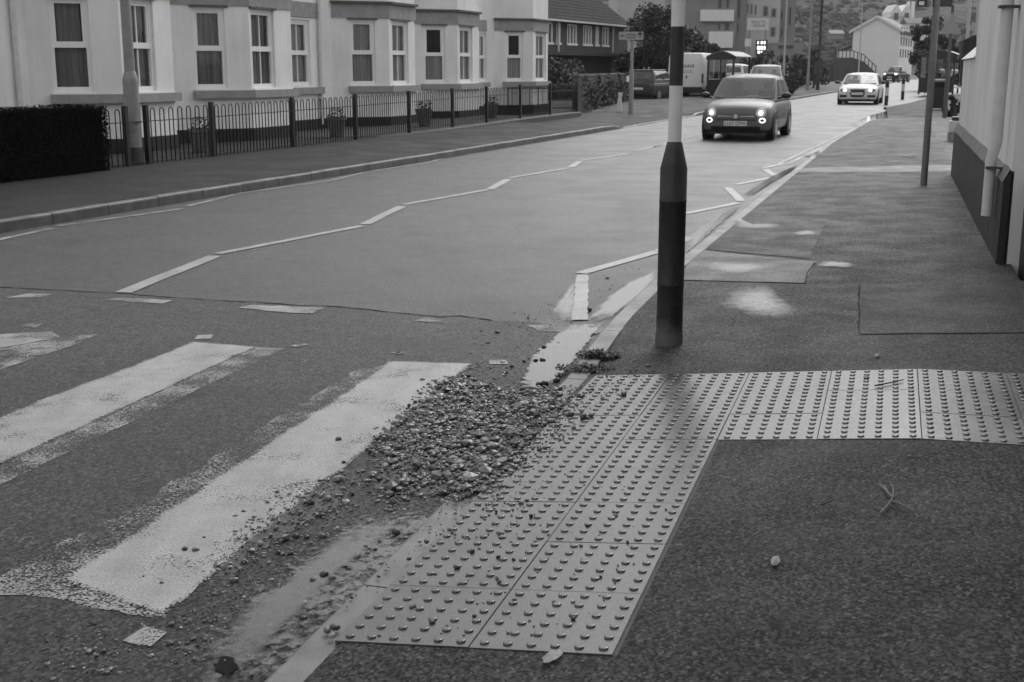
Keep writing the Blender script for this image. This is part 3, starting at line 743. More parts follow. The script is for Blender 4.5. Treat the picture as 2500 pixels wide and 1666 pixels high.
gl = N(t, 'ShaderNodeBsdfGlossy', i_Roughness=.02); tb = N(t, 'ShaderNodeBsdfTransparent'); tb.inputs[0].default_value = grey(.9)
fz = N(t, 'ShaderNodeFresnel', i_IOR=1.6); mx = N(t, 'ShaderNodeMixShader')
t.links.new(fz.outputs[0], mx.inputs[0]); t.links.new(tb.outputs[0], mx.inputs[1]); t.links.new(gl.outputs[0], mx.inputs[2]); t.links.new(mx.outputs[0], o.inputs[0])
M['glass'] = m
def curtain_mat(name, lo, hi):
    return mat(name, lo, hi, 7, .9, stretch=(1, 1, .05))
M['curt'] = [curtain_mat('net_curtain_dark', .25, .62), curtain_mat('net_curtain_mid', .55, .8), curtain_mat('net_curtain_pale', .6, .8)]
YB, YM, ZT = 1.7, 2.75, 6.4          # front plane of the bays, main wall, wall top
rh = random.Random(21)
def wall_panel(par, a, b, holes, z0, z1, m, th=.22, name='wall'):
    """wall from a to b (local xy) with rectangular openings (s0,s1,z0,z1); outside is on the right of a->b seen from above"""
    d = Vector((b[0]-a[0], b[1]-a[1])); L = d.length; d.normalize(); n = Vector((d.y, -d.x))
    ss = sorted({0, L, *[h[0] for h in holes], *[h[1] for h in holes]}); zs = sorted({z0, z1, *[h[2] for h in holes], *[h[3] for h in holes]})
    mb = MB()
    def P(s_, z_, o_): return (a[0]+d.x*s_+n.x*o_, a[1]+d.y*s_+n.y*o_, z_)
    for s0, s1 in zip(ss, ss[1:]):
        for q0, q1 in zip(zs, zs[1:]):
            if any(h[0]-1e-6 <= s0 and s1 <= h[1]+1e-6 and h[2]-1e-6 <= q0 and q1 <= h[3]+1e-6 for h in holes): continue
            mb.face([P(s0, q0, 0), P(s1, q0, 0), P(s1, q1, 0), P(s0, q1, 0)])
    for h0, h1, q0, q1 in holes:
        for (s_, z_), (s2, z2) in (((h0, q0), (h0, q1)), ((h0, q1), (h1, q1)), ((h1, q1), (h1, q0)), ((h1, q0), (h0, q0))):
            mb.face([P(s_, z_, 0), P(s2, z2, 0), P(s2, z2, -th), P(s_, z_, -th)])
    mb.build(name, m, par, fix=False)
    return P
def window(par, P, h, bar, ci, blind=0):
    s0, s1, q0, q1 = h; wn = MB(); fr_ = .062; zm = lerp(q0, q1, .5); o0, o1 = -.13, -.05
    def bar_(mb, a0, a1, b0, b1, oa, ob):
        mb.add([P(a0, b0, ob), P(a1, b0, ob), P(a1, b1, ob), P(a0, b1, ob), P(a0, b0, oa), P(a1, b0, oa), P(a1, b1, oa), P(a0, b1, oa)], [(0,1,2,3),(4,7,6,5),(0,4,5,1),(1,5,6,2),(2,6,7,3),(3,7,4,0)])
    for a0, a1, b0, b1 in ((s0, s1, q0, q0+fr_*1.3), (s0, s1, q1-fr_, q1), (s0, s0+fr_, q0+fr_*1.3, q1-fr_), (s1-fr_, s1, q0+fr_*1.3, q1-fr_), (s0+fr_, s1-fr_, zm-.05, zm+.05)):
        bar_(wn, a0, a1, b0, b1, o0, o1)
    # lighter sash of the upper half stands proud
    for a0, a1, b0, b1 in ((s0+fr_, s1-fr_, q1-fr_-.045, q1-fr_), (s0+fr_, s0+fr_+.045, zm+.05, q1-fr_-.045), (s1-fr_-.045, s1-fr_, zm+.05, q1-fr_-.045)):
        bar_(wn, a0, a1, b0, b1, o0+.01, o1-.015)
    fo = wn.build('window', M['upvc'], par)
    if bar:
        b_ = MB(); sm = (s0+s1)/2; bar_(b_, sm-.012, sm+.012, q0+fr_*1.3, zm-.05, o0+.02, o1-.03); bar_(b_, sm-.012, sm+.012, zm+.05, q1-fr_-.045, o0+.02, o1-.03); b_.build('glazing_bar', M['upvc'], fo)
    for a, b in ((q0+fr_*1.3, zm-.05), (zm+.05, q1-fr_)):
        g_ = MB(); g_.face([P(s0+fr_, a, -.1), P(s1-fr_, a, -.1), P(s1-fr_, b, -.1), P(s0+fr_, b, -.1)]); g_.build('pane', M['glass'], fo, fix=False)
    # curtains hang behind: folded cloth
    c_ = MB(); n = 44; rows = []
    ph = rh.uniform(0, 6)
    top = zm+.02 if blind else q1
    for zz in (q0-.02, top):
        rows.append([P(lerp(s0-.03, s1+.03, i/n), zz, -.19+.03*math.sin(i*1.15+ph+.8*math.sin(i*.31+ph))) for i in range(n+1)])
    c_.grid(rows); c_.build('curtain', M['curt'][ci], fo, fix=False)
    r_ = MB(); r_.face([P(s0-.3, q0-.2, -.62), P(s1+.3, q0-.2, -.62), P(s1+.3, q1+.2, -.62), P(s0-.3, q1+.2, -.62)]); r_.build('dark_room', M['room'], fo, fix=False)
    # dark gap under the lintel
def bay(par, pxa, pxc, pxe, sillpx, wa, wb, curt, base):
    """one two-storey bay: canted near face A, front face B; photo x of A start, corner, B end, windows"""
    ua = hit(pxa, 200, YM)[0]; uc = hit(pxc, 200, YB)[0]; ue = hit(pxe, 200, YB)[0]
    A, Cc, E, Rr = (ua, YM), (uc, YB), (ue, YB), (ue+.02, YM+.1)
    d = Vector((Cc[0]-A[0], Cc[1]-A[1])); L = d.length; d.normalize()
    def onA(px):       # photo x -> distance along A
        dv = ray(px, 200); o_ = Vector(((CAM-F0).dot(FX), (CAM-F0).dot(FY))); q = Vector((dv.dot(FX), dv.dot(FY)))
        det = q.x*(-d.y)+d.x*q.y; rx, ry = A[0]-o_.x, A[1]-o_.y
        det = d.x*q.y-q.x*d.y; return (q.x*ry-q.y*rx)/det
    def onB(px): return hit(px, 200, YB)[0]-uc
    sA = (onA(wa[0])-.05, onA(wa[1])+.03); sB = (max(.08, onB(wb[0])-.05), onB(wb[1])+.06); zs, zt = 1.22, 2.76
    hA = (*sA, zs, zt); hB = (*sB, zs, zt); hA2 = (*sA, 4.0, 5.4); hB2 = (*sB, 4.0, 5.4)
    PA = wall_panel(par, A, Cc, [hA, hA2], base, ZT, M['render'], name='bay_wall')
    PB = wall_panel(par, Cc, E, [hB, hB2], base, ZT, M['render'], name='bay_wall')
    wall_panel(par, E, Rr, [], base, ZT, M['render'], name='bay_wall')
    for P_, h, bar, ci in ((PA, hA, 0, curt[0]), (PB, hB, 1, curt[1]), (PA, hA2, 0, curt[0]), (PB, hB2, 1, curt[1])): window(par, P_, h, bar, ci, blind=(curt[2] and P_ is PA))
    # plinth, string band with cornice, sill: wrap the two faces
    LB = ue-uc
    nA = Vector((d.y, -d.x)); nB = Vector((0, -1))
    def wrap(name, s0, z0, z1, proud, m, s1=None, label=None):
        def corner(o_):      # offset polyline corner
            k = o_*math.tan((math.atan2(nB.y, nB.x)-math.atan2(nA.y, nA.x))/2)
            return Vector(Cc)+nB*o_+Vector((-1, 0))*(-k) if False else Vector(Cc)+ (nA+nB)*(o_/(1+nA.dot(nB)))
        def ring(o_):
            return [Vector(A)+d*s0+nA*o_, corner(o_), Vector((uc+(s1 if s1 else LB+.04), YB))+nB*o_]
        i_, o_ = ring(-.02), ring(proud); mb = MB()
        rows = [[(*q, z0) for q in i_], [(*q, z0) for q in o_], [(*q, z1) for q in o_], [(*q, z1) for q in i_]]
        mb.grid(rows); n_ = 3
        for k in (0, 2): mb.face([rows[0][k], rows[1][k], rows[2][k], rows[3][k]])
        return mb.build(name, m, par)
    wrap('plinth', 0, base-.1, base+.27, .03, M['plinth'])
    wrap('string_band', .02, 2.80, 3.14, .025, M['stone'])
    wrap('cornice', 0, 3.143, 3.20, .10, M['stone_dark'])
    sl = wrap('sill', max(0, onA(sillpx)), 1.03, 1.18, .12, M['stone'])
    for h, P_ in ((hA, PA), (hB, PB)):
        mb = MB(); s0, s1, q0, q1 = h
        mb.add([P_(s0-.06, q1+.004, .0), P_(s1+.06, q1+.004, .0), P_(s1+.06, q1+.004, .05), P_(s0-.06, q1+.004, .05), P_(s0-.06, q1+.045, .0), P_(s1+.06, q1+.045, .0), P_(s1+.06, q1+.045, .05), P_(s0-.06, q1+.045, .05)], [(0,1,2,3),(4,7,6,5),(0,4,5,1),(1,5,6,2),(2,6,7,3),(3,7,4,0)])
        mb.build('drip_mould', M['stone_dark'], par)
        mb = MB(); mb.add([P_(s0-.03, q0-.05, -.1), P_(s1+.03, q0-.05, -.1), P_(s1+.03, q0-.05, .04), P_(s0-.03, q0-.05, .04), P_(s0-.03, q0, -.1), P_(s1+.03, q0, -.1), P_(s1+.03, q0-.01, .04), P_(s0-.03, q0-.01, .04)], [(0,1,2,3),(4,7,6,5),(0,4,5,1),(1,5,6,2),(2,6,7,3),(3,7,4,0)])
        mb.build('window_sill', M['upvc'], par)
    return ua, ue
def house(label, bays, u0, u1, rear_px=None, base=.16):
    """one house of the terrace, in the fence frame"""
    H = thing('white_house', label, 'house', F0, FRZ, 'white rendered houses with bay windows')
    spans = [bay(H, *b, base) for b in bays]
    # main wall pieces between the bays
    cur = u0
    for ua, ue in spans:
        if ua-cur > .05: wall_panel(H, (cur, YM), (ua+.02, YM), [], base, ZT, M['render']); MB().bb(cur, ua, YM-.03, YM+.02, base-.1, base+.27).build('plinth', M['plinth'], H)
        cur = max(cur, ue+.03)
    return H, cur, spans
def side_window(H, u0, u1, wpx, sillpx):
    a, b = hit(wpx[0], 200, YM)[0], hit(wpx[1], 200, YM)[0]
    P_ = wall_panel(H, (u0, YM), (u1, YM), [(a-u0, b-u0, 1.22, 2.70)], .16, ZT, M['render'])
    window(H, P_, (a-u0, b-u0, 1.22, 2.70), 1, 1)
    a2, b2 = hit(sillpx[0], 200, YM)[0], hit(sillpx[1], 200, YM)[0]
    MB().bb(a2, b2, YM-.12, YM+.02, 1.02, 1.17).build('sill', M['stone'], H); MB().bb(max(u0+.1, a2-.1), b2-.1, YM-.03, YM+.02, 2.76, 3.1).build('string_band', M['stone'], H)
    MB().bb(u0, u1, YM-.03, YM+.02, .06, .43).build('plinth', M['plinth'], H)
def body_block(H, u0, u1):
    mb = MB(); mb.bb(u0, u1, YM+.75, YM+8.5, 0, ZT); mb.build('house_body', M['render'], H)
    mb = MB(); mb.add([(u0, YM-.35, ZT), (u1, YM-.35, ZT), (u1, YM+4.5, ZT+3), (u0, YM+4.5, ZT+3), (u0, YM+9, ZT), (u1, YM+9, ZT), (u0, YM-.35, ZT-.1), (u1, YM-.35, ZT-.1), (u0, YM+9, ZT-.1), (u1, YM+9, ZT-.1)], [(0,1,3,2),(2,3,5,4),(0,2,4,8,6),(1,7,9,5,3),(6,7,1,0),(6,8,9,7),(4,5,9,8)]); mb.build('roof', mat('slate_roof_%d' % int(u0*10), .05, .09, 4, .5, world=True), H)
def downpipe(H, px, y):
    u = hit(px, 200, y)[0]
    mb = MB(); mb.tube([(u, y-.06, .3), (u, y-.06, ZT-.1)], .045, 10)
    for z_ in (.9, 2.9, 4.9): mb.bb(u-.07, u+.07, y-.1, y-.005, z_, z_+.05)
    mb.build('downpipe', M['pipe'], H)
uA = hit(-320, 200, YM)[0]
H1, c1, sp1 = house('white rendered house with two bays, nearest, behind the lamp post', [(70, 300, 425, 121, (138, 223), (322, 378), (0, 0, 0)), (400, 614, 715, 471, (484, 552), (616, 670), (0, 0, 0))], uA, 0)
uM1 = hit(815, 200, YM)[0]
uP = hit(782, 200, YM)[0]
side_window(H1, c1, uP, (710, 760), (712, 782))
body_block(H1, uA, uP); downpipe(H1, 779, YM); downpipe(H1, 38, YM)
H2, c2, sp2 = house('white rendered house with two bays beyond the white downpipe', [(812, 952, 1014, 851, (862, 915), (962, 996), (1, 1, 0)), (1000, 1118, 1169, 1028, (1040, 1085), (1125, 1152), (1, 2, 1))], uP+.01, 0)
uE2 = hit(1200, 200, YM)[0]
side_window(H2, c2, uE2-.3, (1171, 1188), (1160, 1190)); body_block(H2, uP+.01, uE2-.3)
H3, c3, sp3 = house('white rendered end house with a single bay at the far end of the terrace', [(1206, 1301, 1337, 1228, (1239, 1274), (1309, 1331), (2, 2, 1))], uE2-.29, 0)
body_block(H3, uE2-.29, sp3[0][1]); 
# ---- the garden strip, low wall and railings
M['garden'] = mat('garden_gravel', .02, .05, 25, .8, bmp=.5, world=True)
mb = MB(); rows = [[tuple(fr(u, y, fence_z(u)-.01+.02*(y > .3))) for y in (.1, .6, 1.5, YM+.9)] for u in nice_ts(-14, 17, 1)]
struct('front_garden', mb.grid(rows), M['garden'], fix=False)
M['lowwall'] = mat('low_wall_concrete', .035, .07, 5, .6, bmp=.4, bscale=50, world=True)
uend = hit(1410, 262, 0)[0]
lw = MB(); rows = []
for u in nice_ts(-3.2, uend, .6):
    zt = fence_z(u); rows.append([tuple(fr(u, y, z_)) for y, z_ in ((-.12, -.05), (-.12, zt-.03), (-.10, zt), (.12, zt), (.13, -.05))])
lw.grid(rows); n_ = len(rows[0]); lw.f.append(tuple(range(n_))); lw.f.append(tuple(len(lw.v)-n_+i for i in range(n_)))
lwo = lw.build('garden_wall', M['lowwall']); tag(lwo, 'low concrete garden wall carrying the hooped railings', 'wall')
posts_px = [306, 357, 517, 714, 868, 999, 1105, 1188, 1270, 1343, 1408]
pu = [hit(x, 300, 0)[0] for x in posts_px]
FN = thing('hoop_railing', 'black hoop-topped iron railing along the white house gardens', 'railing', fr(0, 0, 0), FRZ)
us = [pu[0]-1.35]+pu
MB().bb(-.035, .035, -.035, .035, 0, .93)
pm = MB().bb(-.035, .035, -.035, .035, -.05, .93).mesh('post'); pm.materials.append(M['iron'])
for u in pu:
    o = link('post', pm, FN); o.location = (u, 0, fence_z(u))
hp_ = MB(); hw = .055
arc = [(-hw, 0, .02), (-hw, 0, .82)]+[(-hw*math.cos(a), 0, .82+hw*1.15*math.sin(a)) for a in [math.pi*i/8 for i in range(1, 8)]]+[(hw, 0, .82), (hw, 0, .02)]
hp_.tube(arc, .0095, 6); hm = hp_.mesh('hoop'); hm.materials.append(M['iron'])
for q in hm.polygons: q.use_smooth = True
for i, (a, b) in enumerate(zip(us, us[1:])):
    gap = 1 if (abs(a-pu[0]) < .01) else 0
    for z_ in (.07, .68):
        rl = MB(); rl.add([(a, -.02, fence_z(a)+z_), (b, -.02, fence_z(b)+z_), (b, .02, fence_z(b)+z_), (a, .02, fence_z(a)+z_), (a, -.02, fence_z(a)+z_+.012), (b, -.02, fence_z(b)+z_+.012), (b, .02, fence_z(b)+z_+.012), (a, .02, fence_z(a)+z_+.012)], [(0,3,2,1),(4,5,6,7),(0,1,5,4),(1,2,6,5),(2,3,7,6),(3,0,4,7)]); rl.build('rail', M['iron'], FN)
    if gap: continue
    n = max(1, int((b-a-.14)/.205)); st = (b-a-.10)/n
    for k in range(n):
        o = link('hoop', hm, FN); u = a+.05+st*(k+.5); o.location = (u, 0, fence_z(u))
# return of the railing at the end, running back to the house corner
GT = thing('garden_gate', 'short black railed gate closing the end of the house gardens', 'gate', fr(pu[-1], 0, fence_z(16)), FRZ+math.pi/2)
L = 2.6
for a in (0.02, L): MB().bb(a-.03, a+.03, -.03, .03, 0, .95).build('post', M['iron'], GT)
for z_ in (.1, .72): MB().bb(.03, L-.03, -.012, .012, z_, z_+.03).build('rail', M['iron'], GT)
br = MB().tube([(0, 0, .1), (0, 0, .72)], .008, 6).mesh('bar'); br.materials.append(M['iron'])
for k in range(16): o = link('bar', br, GT); o.location = (.12+k*.15, 0, 0)
# ---- lamp post in front of the railings
b0 = G(332, 408, .13); depth = b0.y
LP = thing('lamp_post', 'tall grey steel lamp post with thicker base against the railings', 'lamp post', (b0.x, b0.y, .13))
MB().lathe([(.122, -.1), (.12, .30), (.119, .301)], 24).build('base_skirt', mat('dark_base', .03, .06, 9, .6), LP, smooth=True)
MB().lathe([(.117, .3), (.115, 1.28), (.112, 1.32), (.085, 1.42), (.08, 1.43)], 24).build('lower_column', M['galv'], LP, smooth=True)
MB().lathe([(.079, 1.42), (.06, 6.5), (.05, 7.6)], 20).build('upper_column', M['galv'], LP, smooth=True)
mb = MB(); mb.box((.75, 0, 7.66), (.7, .22, .12)); mb.tube([(0, 0, 7.55), (.15, 0, 7.65), (.45, 0, 7.68)], .03, 8); mb.build('lantern', M['galv'], LP, bevel=.03)
MB().bb(-.06, .06, -.122, -.112, .55, .95).build('access_door', M['galv'], LP)
# ---- clipped dark hedge at the near end of the gardens
def hedge(name, label, cat, loc, rz, L, W, H, n, leaf, m, coremat, seed, bumpy=.06):
    T = thing(name, label, cat, loc, rz); rr = random.Random(seed)
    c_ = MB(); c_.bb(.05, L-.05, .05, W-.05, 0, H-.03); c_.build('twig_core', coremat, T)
    mb = MB()
    for i in range(n):
        f = rr.random(); 
        if f < .55: p_ = Vector((rr.uniform(0, L), 0, rr.uniform(0, H))); nn = Vector((0, -1, 0))
        elif f < .75: p_ = Vector((rr.uniform(0, L), rr.uniform(0, W), H)); nn = Vector((0, 0, 1))
        elif f < .9: p_ = Vector((L, rr.uniform(0, W), rr.uniform(0, H))); nn = Vector((1, 0, 0))
        else: p_ = Vector((0, rr.uniform(0, W), rr.uniform(0, H))); nn = Vector((-1, 0, 0))
        p_ += nn*rr.uniform(-bumpy, bumpy*.5)+nn*.012*math.sin(p_.x*5+p_.z*4)
        v = (nn+Vector((rr.gauss(0, .6), rr.gauss(0, .6), rr.gauss(0, .6)))).normalized(); u_ = v.orthogonal().normalized(); u_ = Matrix.Rotation(rr.uniform(0, 6.28), 3, v) @ u_; w_ = v.cross(u_)
        s_ = leaf*rr.uniform(.6, 1.3)
        mb.add([p_-u_*s_, p_+w_*s_*.5, p_+u_*s_, p_-w_*s_*.5], [(0, 1, 2, 3)])
    mb.build('foliage', m, T, fix=False); return T
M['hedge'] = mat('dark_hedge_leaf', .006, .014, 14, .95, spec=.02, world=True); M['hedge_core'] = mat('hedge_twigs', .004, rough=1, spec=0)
uh = hit(250, 330, -.15)[0]
hedge('clipped_hedge', 'dark clipped box-shaped hedge at the left end of the railings', 'hedge', fr(uh-6.2, -.25, .10), FRZ, 6.2, .8, .98, 24000, .02, M['hedge'], M['hedge_core'], 4, .035)
# ---- planters behind the railings
M['terra'] = mat('terracotta_pot', .09, .15, 12, .8); M['shrub'] = mat('pot_plant_leaf', .015, .05, 20, .5)
def planter(px, py, s, label):
    u, _ = hit(px, py, .75); T = thing('flower_pot', label, 'flower pot', fr(u, .75, fence_z(u)+.01), 0, 'flower pots behind the railings')
    MB().lathe([(.11*s, 0), (.12*s, .01), (.17*s, .30*s), (.19*s, .31*s), (.19*s, .36*s), (.16*s, .36*s), (.155*s, .30*s)], 20).build('pot', M['terra'], T, smooth=False)
    mb = MB(); rr = random.Random(px)
    for i in range(160):
        a = rr.uniform(0, 6.28); d = rr.random()**.5*.17*s; h_ = .33*s+rr.random()**1.6*.2*s; v = Vector((rr.gauss(0, 1), rr.gauss(0, 1), rr.gauss(.6, 1))).normalized(); u_ = v.orthogonal().normalized(); w_ = v.cross(u_); c = Vector((math.cos(a)*d, math.sin(a)*d, h_)); l_ = .035*rr.uniform(.5, 1.3)
        mb.add([c-u_*l_, c+w_*l_*.5, c+u_*l_, c-w_*l_*.5], [(0, 1, 2, 3)])
    mb.build('plant', M['shrub'], T, fix=False, kind='stuff')
planter(491, 340, 1.2, 'terracotta flower pot left, behind the railing nearest the lamp post')
planter(822, 318, 1.15, 'round pot with leafy plant behind railing below the white downpipe')
planter(1036, 292, 1.15, 'dark flower pot against the plinth of the second white house')
planter(1200, 268, 1.1, 'dark flower pot farthest along the railings by the end house')
# ================================================================== RIGHT-HAND BUILDING AND STREET FURNITURE
RZ17 = math.pi/2-A17
def t_at(px, py, r):               # photo pixel on the vertical plane r=const -> t, z
    d = ray(px, py); n = Vector((math.cos(A17), -math.sin(A17), 0)); o_ = Vector((*tr(0, r), 0)); k = (o_-CAM).dot(n)/d.dot(n); p_ = CAM+d*k
    return inv_tr(p_.x, p_.y)[0], p_.z
# local frame: x along t, y to the left (towards the road): y = -r
RB = thing('rendered_building', 'white rendered building with dark plinth and downpipe on the right edge', 'building', (*tr(0, 0), 0), RZ17)
M['render_r'] = mat('weathered_white_render', .58, .72, 1.4, .85, bmp=.25, bscale=70, bdist=.004, stretch=(1, 1, .5))
M['plinth_r'] = mat('dark_stained_plinth', .008, .024, 3, .6, bmp=.4, bscale=30, stretch=(1.5, 1.5, .3))
W_ = -WALL_R
MB().bb(6.9, 12.55, W_-7, W_, .02, 6.8).build('upper_wall', M['render_r'], RB)
MB().bb(12.56, 15.2, W_-.32, W_, .02, 1.72).build('lower_wall', M['render_r'], RB)
mb = MB(); mb.add([(12.57, W_+.03, 1.722), (15.24, W_+.03, 1.722), (15.24, W_-.34, 1.722), (12.57, W_-.34, 1.722), (12.57, W_-.16, 1.9), (15.24, W_-.16, 1.9)], [(0,1,5,4),(1,2,5),(2,3,4,5),(3,0,4),(0,3,2,1)]); mb.build('coping', M['render_r'], RB)
mb = MB(); rows = []
for x in nice_ts(6.9, 15.22, .6): rows.append([(x, W_-.02, .02), (x, W_+.055, .02), (x, W_+.05, .78), (x, W_+.045, .80), (x, W_+.003, .86), (x, W_-.02, .86)])
mb.grid(rows); mb.f.append(tuple(range(6))); mb.f.append(tuple(len(mb.v)-6+i for i in range(6))); mb.build('plinth', M['plinth_r'], RB)
mb = MB(); rows = []
rr = random.Random(8)
for x in nice_ts(6.9, 15.22, .35):
    j = rr.uniform(-.008, .008); rows.append([(x, W_+.047, .775+j), (x, W_+.06, .778+j), (x, W_+.012, .872+j), (x, W_+.0, .872+j)])
mb.grid(rows); mb.build('plinth_capping', mat('rough_cement_capping', .08, .2, 9, .8, bmp=.5, bscale=25), RB)
mb = MB(); mb.bb(-9, 6.89, W_-7, W_-.12, .77, 6.8); mb.build('near_wall', M['render_r'], RB)
mb = MB(); mb.bb(-9, 6.89, W_-7, W_-.105, .02, .768); mb.build('near_plinth', mat('black_plinth', .008, .016, 4, .5), RB)
tp_, _ = t_at(2412, 525, WALL_R-.1)
mb = MB(); px_ = tp_; mb.tube([(px_, W_+.11, .47), (px_, W_+.11, .9), (px_, W_+.085, 1.05), (px_, W_+.085, 6.6)], [.043, .043, .047, .047], 14); dp = mb.build('downpipe', M['pipe'], RB, smooth=True)
for z_ in (.84, 2.05):
    MB().bb(px_-.085, px_+.085, W_+.0, W_+.15, z_, z_+.018).build('bracket', mat('bracket_dark_%d' % int(z_*10), .06, rough=.6), RB)
# black-framed shop canopy standing beyond the low wall
c0 = at_depth(2366, 112, 19.5)
SC = thing('shop_canopy', 'black canopy and door post of the shop beyond the low white wall', 'canopy', (c0.x, c0.y, 0))
def cq(px, py, Y=19.5): p_ = at_depth(px, py, Y); return Vector((p_.x-c0.x, p_.y-c0.y, p_.z))
ext = Vector((math.sin(A17), math.cos(A17), 0))*1.6
fc = [cq(2352, 98), cq(2384, 85), cq(2384, 125), cq(2355, 140)]
mb = MB(); mb.add(fc+[v+ext for v in fc], [(0,1,2,3),(7,6,5,4),(0,4,5,1),(1,5,6,2),(2,6,7,3),(3,7,4,0)]); mb.build('canopy', mat('black_canopy', .008, rough=.5), SC)
a_, b_ = cq(2347, 212), cq(2357, 110); MB().bb(a_.x, b_.x, 0, .1, a_.z, b_.z).build('door_post', mat('black_door_post', .01, rough=.5), SC)
a_, b_ = cq(2329, 216), cq(2357, 212); MB().bb(a_.x, b_.x, -.05, -.01, a_.z, b_.z).build('sign_arm', M['white'], SC)
# sign pole with boards at its head
b0 = GN(2255, 452)
SP = thing('sign_pole', 'slim grey sign pole standing on the footway by the white wall', 'sign pole', (b0.x, b0.y, b0.z))
MB().lathe([(.042, -.05), (.042, 3.3)], 16).build('pole', mat('pole_grey_paint', .13, .19, 14, .5), SP, smooth=True)
d_ = 15.4
for x0, x1, y0, nm in ((2238, 2262, 17, 'sign_board'), (2276, 2324, 17, 'sign_board')):
    a = at_depth(x0, y0, b0.y); b = at_depth(x1, y0, b0.y)
    MB().bb(a.x-b0.x, b.x-b0.x, -.02, .0, a.z-b0.z, a.z-b0.z+.45).build(nm, mat('sign_back_%d' % x0, .03, rough=.5), SP)
a = at_depth(2242, 13, b0.y); b = at_depth(2255, 4, b0.y); MB().bb(a.x-b0.x, b.x-b0.x, -.024, -.0205, a.z-b0.z, b.z-b0.z).build('white_panel', M['white'], SP)
mb = MB()
for z_ in (2.3, 2.55): mb.bb(-.06, .06, -.05, .05, z_, z_+.04)
mb.build('clamp', M['galv'], SP)
# warning sign post, back of its triangle to us
b0 = at_depth(2306, 289, 37); b0.z = .15
WS = thing('warning_sign', 'dark post with grey triangular sign back beyond the slim pole', 'road sign', b0)
MB().lathe([(.065, -.1), (.065, 1.35), (.045, 1.45), (.045, 3.25)], 14).build('post', mat('dark_post_paint', .07, .1, 9, .5), WS, smooth=True)
mb = MB(); mb.add([(-.33, -.05, 2.45), (.3, -.05, 2.45), (-.02, -.05, 3.05), (-.33, -.03, 2.45), (.3, -.03, 2.45), (-.02, -.03, 3.05)], [(0,1,2),(5,4,3),(0,3,4,1),(1,4,5,2),(2,5,3,0)]); mb.build('triangle_plate', mat('sign_back_grey', .3, rough=.5), WS)
# litter bin
b0 = at_depth(2288, 262, 47); b0.z = .12
LB = thing('litter_bin', 'tall black litter bin on the footway behind the slim sign pole', 'litter bin', b0, R(-15))
MB().bb(-.27, .27, -.25, .25, .03, 1.02).build('body', mat('black_bin', .006, rough=.4), LB, bevel=.03)
MB().bb(-.29, .29, -.27, .27, 1.0, 1.1).build('lid', mat('bin_lid', .3, rough=.5), LB, bevel=.03)
MB().bb(-.2, .2, -.255, -.25, .8, .95).build('slot', mat('bin_slot', .002, rough=.9), LB)
# pale crate of odds and ends against the wall
b0 = at_depth(2333, 338, 25); b0.z = .16
CR = thing('storage_crate', 'pale plastic crate with dark lid stacked against wall end', 'crate', b0, RZ17)
MB().bb(-.2, .2, -.15, .15, .0, .2).build('lower_crate', mat('grey_crate', .16, .25, 12, .6), CR, bevel=.01); MB().bb(-.19, .19, -.14, .14, .203, .42).build('upper_crate', mat('white_crate', .5, rough=.5), CR, bevel=.01); MB().bb(-.1, .18, -.13, .1, .423, .5).build('lid', M['black'], CR, bevel=.02)
# bollards
M['bolw'] = mat('bollard_white', .55, rough=.5); M['bolb'] = mat('bollard_black', .014, rough=.45)
for px, base, top, lab in ((2163, 260, 207, 'black and white banded bollard beside the puddle, the nearer of two'), (2203, 243, 196, 'black and white banded bollard, the farther one by the junction')):
    Y = 56 if px < 2180 else 66; b0 = at_depth(px, base, Y); b0.z = 0.0
    T = thing('bollard', lab, 'bollard', b0, 0, 'banded bollards by the junction')
    h = (base-top)/FPX*Y*1.06
    MB().lathe([(.1, 0), (.085, .02), (.085, h*.40)], 16).build('lower_band', M['bolb'], T, smooth=False)
    MB().lathe([(.083, h*.4), (.083, h*.74)], 16).build('white_band', M['bolw'], T, smooth=False)
    MB().lathe([(.085, h*.74), (.085, h*.95), (.06, h)], 16).build('cap', M['bolb'], T, smooth=False)
